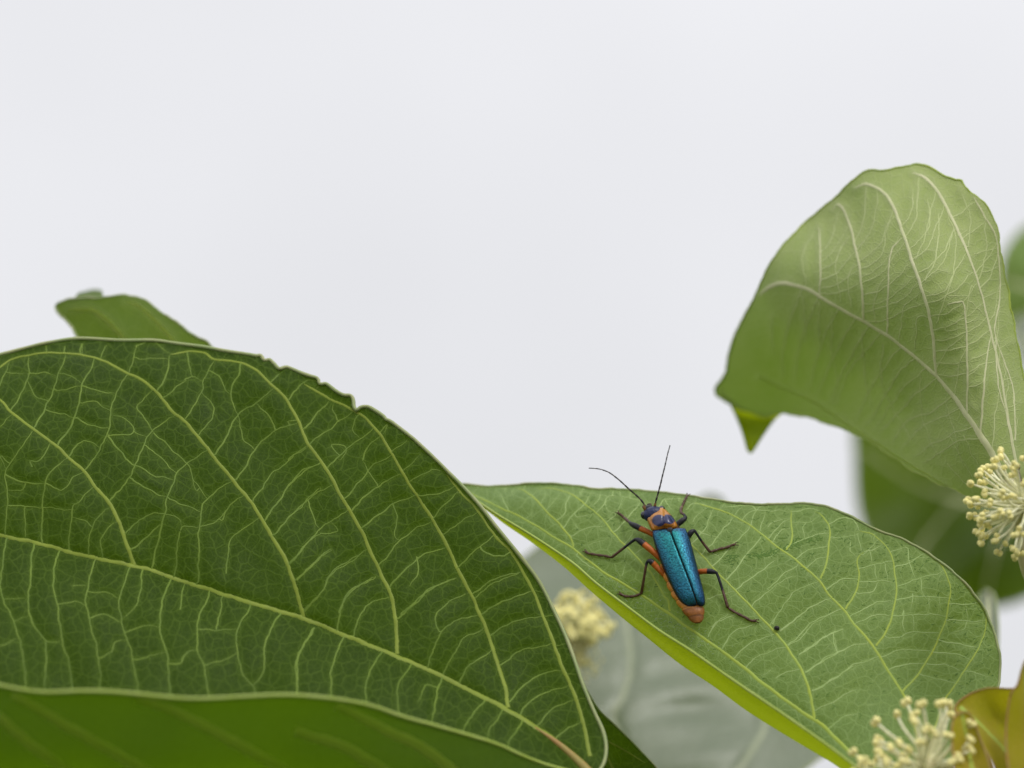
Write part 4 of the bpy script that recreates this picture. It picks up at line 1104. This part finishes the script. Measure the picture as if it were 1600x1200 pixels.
# ================================================================== SHOOT 5: blurred grey-green glossy leaf below the beetle leaf
stem_e = W(1150, 1700, 53.0)
sh_e = thing('leafy_shoot', (stem_e[0], stem_e[1] + 2, GROUND), 'shoot with the blurred shiny grey-green leaf below the beetle leaf', 'plant')
oE = [(790, 905), (830, 862), (855, 846), (900, 842), (960, 870), (1040, 920), (1130, 990), (1210, 1060), (1270, 1120), (1300, 1165), (1270, 1193), (1200, 1250), (1150, 1320), (1100, 1380), (1000, 1400), (880, 1330), (780, 1200), (740, 1050)]
fE = tps([(830, 862, 53.6), (960, 870, 53.3), (1130, 990, 52.4), (1290, 1165, 51.4), (1200, 1250, 50.3), (1100, 1380, 49.8), (880, 1330, 50.2), (740, 1050, 51.6), (1000, 1100, 51.2), (900, 980, 52.2), (1090, 1105, 51.25), (1150, 1080, 51.55)])
def depthE(P):
    P = np.atleast_2d(np.asarray(P, float))[:, :2]
    dim = 0.12 * np.exp(-(((P[:, 0] - 1095) / 70) ** 2 + ((P[:, 1] - 1110) / 22) ** 2))
    rp = 0.012 * np.sin((P[:, 1] + 0.25 * P[:, 0]) / 9.0) + 0.015 * np.sin((P[:, 1] + 0.1 * P[:, 0]) / 15.0)
    return fE(P) + dim + rp
midE = [(1110, 1375), (1135, 1240), (1160, 1195), (1180, 1165), (1196, 1130), (1185, 1085), (1150, 1040)]
latE = [[(1090, 1330), (1010, 1240), (960, 1130), (975, 1085), (985, 1040), (980, 985), (965, 930), (940, 890)]]
outE = cr(oE, step=8, closed=True)
layE = Sheet(outE, depthE, 7, [(midE, 1), (latE[0], 1)], amp=0.05, vw=10)
build_leaf(sh_e, [layE], 'leaf_glossy', [(0, 'midrib', midE, 10, 6), (0, 'lateral_vein', latE[0], 10, 6)], [], ('vein_glossy', 'vein_net_pale'), [with_depth(np.vstack([outE, outE[:1]]), depthE)], 4.0,
           label='blurred shiny grey-green leaf')
limb(sh_e, 'petiole', [W(1110, 1372, 49.85), W(1120, 1450, 50.5), W(1140, 1580, 52.0), stem_e], [0.07, 0.08, 0.09, 0.12], 'petiole')
limb(sh_e, 'stem', [stem_e + np.array([-0.2, 0, 3.0]), stem_e, stem_e + np.array([0.2, 0.8, -30]), (stem_e[0], stem_e[1] + 1.8, -80), (stem_e[0], stem_e[1] + 2, GROUND - 1)], [0.12, 0.17, 0.35, 0.5, 0.6], 'stem')
cF3 = W(893, 992, 50.9)
flower(sh_e, cF3, ix(0.35, 0.8, 0.3), 1.3, 60, 0.40, 61, 2.4, 'blurred yellow flower beside the grey-green leaf', 0.16)
cF4 = W(905, 1030, 50.9)
flower(sh_e, cF4, ix(0.2, -0.3, 0.8), 1.2, 22, 0.25, 62, 1.6, core=0.10)
limb(sh_e, 'flower_stalk', [cF3, cF4, W(880, 1100, 49.9), W(900, 1300, 49.4), W(1040, 1560, 51.5), stem_e], [0.05, 0.055, 0.06, 0.07, 0.08, 0.1], 'raceme')

# ================================================================== SHOOT 6: far dark leaves on the right
stem_f = W(1700, 1500, 66.0)
sh_f = thing('leafy_shoot', (stem_f[0], stem_f[1] + 2, GROUND), 'shoot with far soft-focus dark leaves behind the curled leaf', 'plant')
def far_leaf(out, ctrl, mid, mat, label, lats=(), bend=None):
    f0 = tps(ctrl)
    f = (lambda P: f0(P) + bend(np.atleast_2d(np.asarray(P, float)))) if bend else f0
    o = cr(out, step=12, closed=True)
    L = Sheet(o, f, 14, [(mid, 1)], amp=0.08, vw=16)
    return build_leaf(sh_f, [L], mat, [(0, 'midrib', mid, 9, 5)] + [(0, 'lateral_vein', l, 6, 4) for l in lats], [], ('vein_pale', 'vein_net_pale'), [with_depth(np.vstack([o, o[:1]]), f)], 4.0, label=label)
far_leaf([(1338, 640), (1336, 720), (1342, 800), (1370, 870), (1430, 920), (1500, 945), (1560, 948), (1620, 925), (1680, 860), (1720, 760), (1700, 660), (1600, 600), (1480, 580), (1390, 590)],
         [(1338, 720, 63.5), (1370, 870, 63.0), (1450, 800, 63.6), (1530, 860, 61.5), (1540, 740, 63.0), (1590, 880, 62.0), (1620, 925, 62.6), (1720, 760, 64), (1480, 580, 64), (1640, 640, 64), (1500, 945, 61.8)],
         [(1715, 770), (1640, 790), (1545, 790), (1440, 760), (1345, 700)], 'leaf_back', 'far dark olive leaf below the curled leaf, strongly blurred', [[(1600, 790), (1560, 850), (1540, 930)], [(1500, 780), (1450, 840), (1420, 900)]])
far_leaf([(1566, 480), (1564, 420), (1575, 385), (1610, 350), (1680, 340), (1740, 380), (1760, 480), (1720, 560), (1640, 570), (1590, 530)],
         [(1566, 480, 60), (1610, 350, 60.6), (1760, 480, 61), (1640, 570, 60), (1660, 450, 59.6)], [(1755, 500), (1680, 470), (1570, 440)], 'leaf_mid', 'far olive leaf at the edge of the curled leaf')
far_leaf([(1586, 540), (1580, 510), (1600, 490), (1660, 500), (1720, 560), (1740, 640), (1680, 660), (1620, 620)],
         [(1586, 540, 58.5), (1660, 500, 59.4), (1740, 640, 58.6), (1620, 620, 57.9)], [(1735, 640), (1660, 580), (1592, 522)], 'leaf_glossy', 'far greyish leaf behind the edge of the curled leaf')
far_leaf([(1530, 955), (1530, 930), (1541, 919), (1553, 928), (1558, 955), (1560, 990), (1556, 1040), (1535, 1030)],
         [(1530, 955, 49.5), (1541, 919, 49.8), (1558, 990, 49), (1545, 1035, 48.8)], [(1546, 1032), (1546, 980), (1543, 925)], 'leaf_glossy', 'sliver of pale leaf behind the rim of the beetle leaf')
far_leaf([(1085, 800), (1092, 780), (1110, 773), (1128, 781), (1140, 810), (1150, 880), (1130, 920), (1100, 880)],
         [(1085, 800, 56), (1110, 773, 56.2), (1140, 810, 56), (1130, 920, 55.5)], [(1130, 915), (1118, 850), (1110, 780)], 'leaf_glossy', 'small blurred leaf tip behind the rim of the beetle leaf')
joint_f = stem_f
for p, d in (((1715, 765), 63.6), ((1755, 500), 61), ((1735, 640), 58.8), ((1546, 1032), 48.85), ((1130, 915), 55.5)):
    a = W(p[0], p[1], d)
    if p[1] < 800:
        b = W(1800, 900, 63.5)
        limb(sh_f, 'petiole', [a, a * 0.6 + b * 0.4 + np.array([0.3, 0, 0]), b, stem_f + np.array([0, 0, 4.0])], [0.06, 0.07, 0.08, 0.1], 'petiole')
    elif p[0] > 1400:
        limb(sh_f, 'petiole', [a, W(1530, 1150, 49.2), W(1560, 1260, 50.5), W(1660, 1420, 56), stem_f + np.array([0, 0, -2.0])], [0.03, 0.05, 0.07, 0.08, 0.1], 'petiole')
    else:
        limb(sh_f, 'petiole', [a, W(1200, 1020, 55.5), W(1420, 1280, 58.5), W(1560, 1420, 62), stem_f + np.array([0, 0, -1.0])], [0.03, 0.06, 0.07, 0.08, 0.1], 'petiole')
limb(sh_f, 'stem', [stem_f + np.array([0.1, 0, 6.0]), stem_f, stem_f + np.array([0.2, 0.8, -30]), (stem_f[0], stem_f[1] + 1.8, -80), (stem_f[0], stem_f[1] + 2, GROUND - 1)], [0.12, 0.2, 0.35, 0.5, 0.6], 'stem')

# ================================================================== the beetle
h0 = layC.hit(1062, 888)
p0 = h0[0]
nn = np.zeros(3)
for dx in (-70, -35, 0, 35, 70):
    for dy in (-70, -35, 0, 35, 70):
        q = layC.hit(1062 + dx, 888 + dy)
        nn += q[1]
nn /= np.linalg.norm(nn)
beetle = thing('beetle', tuple(p0), 'teal-blue beetle with orange collar and long thin antennae on the leaf', 'beetle')

def P3(px, py, h):
    """point h cm above the leaf that the photograph shows at (px, py)"""
    hh = layC.hit(px, py)
    base = p0 if hh is None else None
    r = ray(px, py)
    t = ((p0 + nn * h - CP) @ nn) / (r @ nn)
    Q = CP + r * t
    return Q
def gap(Q):
    """height of the real blade above the mean plane below Q"""
    loc, nrm, idx, d = layC.bvh.ray_cast(Vector(Q + nn * 1.0), Vector(-nn))
    return 0.0 if loc is None else float((np.array(loc) - p0) @ nn)
def P3s(px, py, h):
    Q = P3(px, py, h)
    return P3(px, py, h + gap(Q))

ORANGE = (0.46, 0.115, 0.014, 1); BLACK = (0.012, 0.012, 0.018, 1); BROWN = (0.085, 0.04, 0.022, 1); TAN = (0.15, 0.085, 0.05, 1); AMBER = (0.50, 0.20, 0.03, 1); RUST = (0.25, 0.088, 0.016, 1); INDIGO = (0.014, 0.022, 0.075, 1)
body = Geo()
# abdomen: overlapping rings, scalloped at the side
Lb = np.array([(1024, 848), (1027, 865), (1031, 882), (1036, 900), (1043, 918), (1050, 932), (1058, 944), (1066, 955), (1073, 964), (1080, 971), (1086, 974)])
Rb = np.array([(1073, 848), (1078, 865), (1083, 882), (1087, 900), (1092, 918), (1096, 932), (1099, 944), (1100.5, 954), (1100.5, 962), (1098, 969), (1094, 973.5)])
ns = 90
Ls, Rs = cr(Lb, n=ns), cr(Rb, n=ns)
V = []; C = []
for i in range(ns):
    l, r_ = P3(*Ls[i], 0.085), P3(*Rs[i], 0.085)
    u = i / (ns - 1)
    seg = (u * 9.0) % 1.0
    sc = 0.90 + 0.12 * math.sin(math.pi * seg) ** 0.7
    c = (l + r_) / 2
    half = (l - r_) / 2 * sc
    hgt = 0.075 * (1 - 0.25 * u) * (0.94 + 0.08 * seg) * (1 - max(0, u - 0.86) / 0.14 * 0.75)
    for j in range(20):
        th = 2 * math.pi * j / 20
        V.append(c + half * math.cos(th) + nn * hgt * math.sin(th))
        dk = 0.45 if seg < 0.13 else 1.0
        side = abs(math.cos(th))
        a = np.array(AMBER) * (0.75 + 0.35 * side) * dk if u < 0.8 else np.array(RUST) * (0.75 + 0.45 * seg) * (0.6 if seg < 0.16 else 1.0)
        C.append((a[0], a[1], a[2], 1))
F = [(i * 20 + j, i * 20 + (j + 1) % 20, (i + 1) * 20 + (j + 1) % 20, (i + 1) * 20 + j) for i in range(ns - 1) for j in range(20)]
F += [tuple(range(20))[::-1], tuple((ns - 1) * 20 + j for j in range(20))]
body.add(V, F, C)
fwd = P3(1033, 812, 0.14) - P3(1084, 945, 0.14); fwd /= np.linalg.norm(fwd)
sid = np.cross(fwd, nn); sid /= np.linalg.norm(sid)           # beetle's right
# thorax under the wing cases and the collar
V, F = ball(P3(1044, 836, 0.10), (sid * 0.155, fwd * 0.22, nn * 0.075), 18, 12)
body.add(V, F, (0.06, 0.03, 0.02, 1))
# head with muzzle
V, F = ball(P3(1020, 803, 0.155), (sid * 0.115, fwd * 0.085, nn * 0.075), 20, 12)
cc = [INDIGO if (v - P3(1020, 803, 0.155)) @ nn > -0.02 else ORANGE for v in V]
body.add(V, F, cc)
V, F = ball(P3(1014, 797, 0.125), (sid * 0.06, fwd * 0.065, nn * 0.045), 14, 9)
body.add(V, F, BLACK)
for s in (-1, 1):
    a = P3(1013, 796, 0.11)
    pth = [a + sid * 0.03 * s, a + fwd * 0.055 + sid * 0.045 * s, a + fwd * 0.075 + sid * 0.01 * s - nn * 0.02]
    V, F = tube(cr(pth, n=8), np.interp(np.linspace(0, 1, 8), [0, 1], [0.016, 0.006]), sides=6)
    body.add(V, F, BROWN)
# legs (photo x, y, height above the leaf, radius, colour)
OR, BK, BR, TN = ORANGE, BLACK, BROWN, TAN
LEGS = [
    [(1026, 838, .08, .030, OR), (1010, 830, .12, .031, OR), (1002, 826.5, .135, .033, OR), (1000, 825.5, .138, .033, BK), (992, 821.5, .14, .033, BK), (986, 818.5, .13, .024, BK), (983.5, 816, .11, .017, BR), (977, 810.5, .06, .018, BR), (975, 809, .045, .012, BR)],
    [(1034, 874, .08, .034, OR), (1018, 860, .14, .035, OR), (1009, 852.5, .165, .036, OR), (1007, 851, .17, .036, BK), (1000, 845.5, .185, .034, BK), (994.5, 843, .18, .022, BK), (990, 844.5, .165, .017, BK), (975, 856, .10, .015, BR), (957, 870, .035, .016, BR), (955, 871, .03, .013, BR)],
    [(1040, 900, .08, .032, OR), (1028, 888, .13, .033, OR), (1021.5, 881.5, .16, .034, OR), (1020, 880, .165, .034, BK), (1016, 877, .175, .032, BK), (1012, 877.5, .17, .018, BK), (1009.5, 884, .15, .015, BR), (1006, 905, .08, .015, BR), (1002.5, 925, .03, .017, BR), (1001, 927.5, .025, .013, BR)],
    [(1050, 828, .08, .030, BK), (1058, 820, .11, .032, BK), (1066, 813.5, .13, .032, BK), (1071, 809.5, .13, .022, BK), (1069, 804.5, .12, .016, BR), (1064.5, 801, .09, .017, BR), (1064.5, 795, .05, .019, TN), (1066, 791, .035, .013, BR)],
    [(1066, 848, .08, .032, BK), (1074.5, 839, .13, .033, BK), (1080, 832, .16, .032, BK), (1084, 829.5, .165, .022, BK), (1087, 831.5, .155, .015, BK), (1096, 845, .09, .014, BR), (1108, 860.5, .035, .017, BR), (1110, 862, .03, .013, BR)],
    [(1084, 896, .08, .030, OR), (1095, 893, .11, .031, OR), (1103, 892.5, .13, .031, OR), (1104.5, 892.5, .132, .031, BK), (1112, 893, .14, .030, BK), (1118, 894.5, .135, .020, BK), (1121, 898, .125, .016, BK), (1129, 922, .075, .015, BR), (1136.5, 947, .03, .018, BR), (1137.5, 949.5, .025, .013, BR)],
]
TARSI = [
    [(975, 809), (972, 806), (969.5, 804), (967, 802.5), (965.5, 801)],
    [(955, 871), (945, 868.5), (936, 867.5), (927, 866), (919, 864.5), (914.5, 861.5)],
    [(1001, 927.5), (993, 931), (985, 932), (977, 931.5), (972, 929.5), (968.5, 927.5)],
    [(1066, 791), (1068, 786.5), (1070, 782), (1072, 778), (1074.5, 773.5)],
    [(1110, 862), (1119, 859.5), (1127, 857), (1135, 855.5), (1142, 852.5), (1148.5, 850.5)],
    [(1137.5, 949.5), (1146, 955), (1155, 960), (1164, 964.5), (1173, 969.5), (1181, 970)],
]
for lg, ts in zip(LEGS, TARSI):
    K = np.array([(a, b, c, d) for a, b, c, d, _ in lg])
    cols = np.array([e for *_, e in lg])
    n = 46
    Q = cr(K, n=n)
    lens = np.concatenate([[0], np.cumsum(np.linalg.norm(np.diff(K[:, :2], axis=0), axis=1))])
    u = np.linspace(0, lens[-1], n)
    ci = np.clip(np.searchsorted(lens, u, side='right') - 1, 0, len(lg) - 1)
    P = np.array([P3s(x, y, z) for x, y, z, _ in Q])
    V, F = tube(P, Q[:, 3], sides=9)
    body.add(V, F, np.repeat(cols[ci], 9, axis=0))
    # foot of five widening lobes and two claws
    Tq = np.array(ts)
    m = 36
    Qt = cr(Tq, n=m)
    P = np.array([P3s(x, y, 0.02) for x, y in Qt])
    ph = (np.linspace(0, 4.0, m)) % 1.0
    V, F = tube(P, 0.0115 + 0.0075 * ph, sides=8, flat=0.8, nrm=nn)
    body.add(V, F, BROWN)
    end, d = P[-1], P[-1] - P[-4]
    d /= np.linalg.norm(d)
    sd = np.cross(d, nn); sd /= np.linalg.norm(sd)
    for s in (-1, 1):
        pth = [end - d * 0.008, end + d * 0.018 + sd * 0.018 * s + nn * 0.004, end + d * 0.036 + sd * 0.016 * s - nn * 0.016]
        V, F = tube(cr(pth, n=7), np.linspace(0.007, 0.003, 7), sides=5)
        body.add(V, F, BROWN)
# small shield between collar and wing cases
V, F = ball(P3(1046.5, 827.5, 0.225), (sid * 0.035, fwd * 0.03, nn * 0.012), 10, 6)
body.add(V, F, BLACK)
body.build('body', M['body'], beetle)

# wing cases
LE = [(1019.5, 831.5), (1020, 840), (1023, 852), (1029, 870), (1039, 896), (1051, 921), (1059.5, 936), (1066.5, 944), (1074, 948.5), (1083, 949.5)]
SE = [(1046.5, 826.5), (1049.5, 834.5), (1053.5, 845), (1060, 862), (1070, 888), (1079.5, 913), (1084.5, 928), (1087, 936), (1088.5, 941), (1089, 945)]
RE = [(1072, 828), (1077, 839), (1080.5, 851), (1085.5, 870), (1092.5, 897), (1099, 922), (1101.5, 934), (1101.8, 942), (1100, 946.5), (1094, 948.5)]
HS = [0.225, 0.25, 0.265, 0.275, 0.275, 0.255, 0.23, 0.20, 0.175, 0.155]
HE = [0.14, 0.135, 0.125, 0.12, 0.115, 0.115, 0.115, 0.115, 0.115, 0.115]
ne, me_ = 80, 26
for side, E in ((-1, LE), (1, RE)):
    E3 = cr(np.column_stack([E, HE]), n=ne); S3 = cr(np.column_stack([SE, HS]), n=ne)
    V = []; C = []
    for i in range(ne):
        e = P3(*E3[i]); s_ = P3(*S3[i])
        s_ = s_ + sid * 0.003 * side
        dl = e - s_
        vert = (dl @ nn)
        lat = dl - nn * vert
        u = i / (ne - 1)
        shoulder = 1.0 - 0.10 * max(0, 1 - u / 0.06) ** 2
        for j in range(me_):
            th = 0.5 * math.pi * j / (me_ - 1)
            w = math.sin(th) ** 0.92
            z = math.cos(th) ** 0.85 if j < me_ - 1 else 0.0
            groove = -0.010 * math.exp(-(w / 0.05) ** 2) + 0.008 * math.exp(-((w - 0.93) / 0.05) ** 2)
            V.append(s_ + lat * w * (1 if w < 0.5 else 1) + nn * (vert * (1 - z * shoulder) + groove))
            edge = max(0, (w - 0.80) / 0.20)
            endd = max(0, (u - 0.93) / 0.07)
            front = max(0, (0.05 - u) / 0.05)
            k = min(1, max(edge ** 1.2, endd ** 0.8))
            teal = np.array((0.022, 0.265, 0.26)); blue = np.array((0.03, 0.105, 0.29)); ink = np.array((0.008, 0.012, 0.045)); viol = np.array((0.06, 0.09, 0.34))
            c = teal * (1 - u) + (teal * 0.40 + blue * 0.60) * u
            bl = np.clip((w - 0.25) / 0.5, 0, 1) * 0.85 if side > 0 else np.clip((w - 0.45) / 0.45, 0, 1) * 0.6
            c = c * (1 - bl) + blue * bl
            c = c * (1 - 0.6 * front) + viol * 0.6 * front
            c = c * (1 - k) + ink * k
            C.append((*c, 1))
    F = [(i * me_ + j, i * me_ + j + 1, (i + 1) * me_ + j + 1, (i + 1) * me_ + j) for i in range(ne - 1) for j in range(me_ - 1)]
    if side > 0:
        F = [f[::-1] for f in F]
    uvs = [(i / (ne - 1) * 58.0, j / (me_ - 1) * 11.0 + 20 * side) for i in range(ne) for j in range(me_)]
    o = mesh_obj('elytron', V, F, M['elytron'], beetle, col=C, uv=uvs)
    sm = o.modifiers.new('thickness', 'SOLIDIFY'); sm.thickness = 0.012; sm.offset = -1

# collar (pronotum) with its dark two-lobed mark
PO = [(1011, 810), (1012, 803), (1017, 798.5), (1024, 795.5), (1032, 793.5), (1037, 795), (1042, 800), (1049, 807), (1054.5, 815), (1057.5, 822.5), (1054, 825.5), (1046, 826), (1037, 826), (1027, 828), (1020, 828.5), (1016.5, 823), (1013.5, 816)]
o2 = cr(PO, n=72, closed=True)
ctr = np.array([1035.5, 812.0])
rings = 20
V = []; C = []
def mark(x, y):
    dx, dy = x - 1029.5, y - 813.5
    a = (dx / 9.5) ** 2 + (dy / 8.2) ** 2
    dx, dy = x - 1045.0, y - 812.0
    ca, sa = math.cos(0.5), math.sin(0.5)
    b = ((dx * ca + dy * sa) / 8.8) ** 2 + ((-dx * sa + dy * ca) / 6.2) ** 2
    c = ((x - 1038) / 7) ** 2 + ((y - 813.5) / 4.5) ** 2
    return min(a, b, c)
for k in range(rings + 1):
    rr = 1 - k / rings
    for q in o2:
        x, y = ctr + (q - ctr) * rr
        dome = (1 - rr ** 2.6) ** 0.75
        lipz = 0.018 * math.exp(-((rr - 0.9) / 0.08) ** 2)
        z = 0.13 + 0.115 * dome + lipz + 0.0 * y
        z -= 0.02 * math.exp(-(((x - 1038) / 3.0) ** 2))
        V.append(P3(x, y, z))
        m_ = mark(x, y)
        col = np.array((0.46, 0.20, 0.045)) if y < 815 else np.array((0.50, 0.185, 0.02))
        if x > 1047 or rr > 0.93:
            col = np.array((0.42, 0.155, 0.012))
        if m_ < 1.15:
            f = np.clip((1.15 - m_) / 0.2, 0, 1)
            col = col * (1 - f) + np.array((0.022, 0.026, 0.095)) * f
        C.append((*col, 1))
nq = len(o2)
F = [(k * nq + j, k * nq + (j + 1) % nq, (k + 1) * nq + (j + 1) % nq, (k + 1) * nq + j) for k in range(rings) for j in range(nq)]
pr = mesh_obj('pronotum', V, F, M['shield'], beetle, col=C)
pr['label'] = 'orange collar plate with a dark indigo double mark'
sm = pr.modifiers.new('thickness', 'SOLIDIFY'); sm.thickness = 0.02; sm.offset = 0

# eyes
for (x, y, h_) in ((1006.5, 805.0, 0.155), (1034, 796.5, 0.13)):
    V, F = ball(P3(x, y, h_), (sid * 0.040, fwd * 0.046, nn * 0.042), 16, 10)
    G = Geo(); G.add(V, F); G.build('eye', M['eye'], beetle)

# antennae: eleven segments each
ANT = [[(1009, 799, .17), (1007, 793, .20), (1006, 787, .22), (997, 776.5, .25), (981, 762.5, .31), (968, 750.5, .36), (954.5, 740, .41), (946, 735.8, .44), (937, 733, .47), (928, 731.8, .50), (920, 731.5, .52)],
       [(1022.5, 794, .17), (1023.5, 789, .20), (1025, 782.5, .23), (1028.5, 770, .27), (1032, 757, .31), (1035, 744, .35), (1038.5, 730, .39), (1041, 719, .42), (1043.5, 708, .45), (1045.5, 701, .47), (1047, 695.5, .49)]]
for A in ANT:
    m = 11 * 8
    Q = cr(A, n=m + 1)
    P = np.array([P3(*q) for q in Q])
    u = np.linspace(0, 11, m + 1)
    ph = u % 1.0
    R = (0.0125 - 0.0070 * (u / 11) ** 0.8) * (0.80 + 0.34 * ph)
    R[:6] *= 1.35
    V, F = tube(P, R, sides=7)
    cols = [(0.22, 0.11, 0.03, 1) if a < 0.9 else (0.02, 0.016, 0.014, 1) if b > 0.25 else (0.075, 0.05, 0.04, 1) for a, b in zip(u, ph)]
    G = Geo(); G.add(V, F, np.repeat(np.array(cols), 7, axis=0))
    G.build('antenna', M['antenna'], beetle)

# ------------------------------------------------------------------ the dark crumb on the leaf
q = layC.hit(1214, 982)
V, F = ball(q[0] + q[1] * 0.018, (RX * 0.030, UP * 0.026, FW * 0.026), 14, 9, 0.3, 11)
cr_o = thing('dropping', tuple(q[0]), 'tiny dark dropping lying on the leaf beyond the hind foot of the beetle', 'dropping')
G = Geo(); G.add(V, F)
tmp = G.build('dropping', M['pellet'], cr_o)
tmp.parent = None
tmp.location = cr_o.location
lab, cat_ = cr_o['label'], cr_o['category']
bpy.data.objects.remove(cr_o)
tmp.name = 'dropping'
tmp['label'], tmp['category'] = lab, cat_
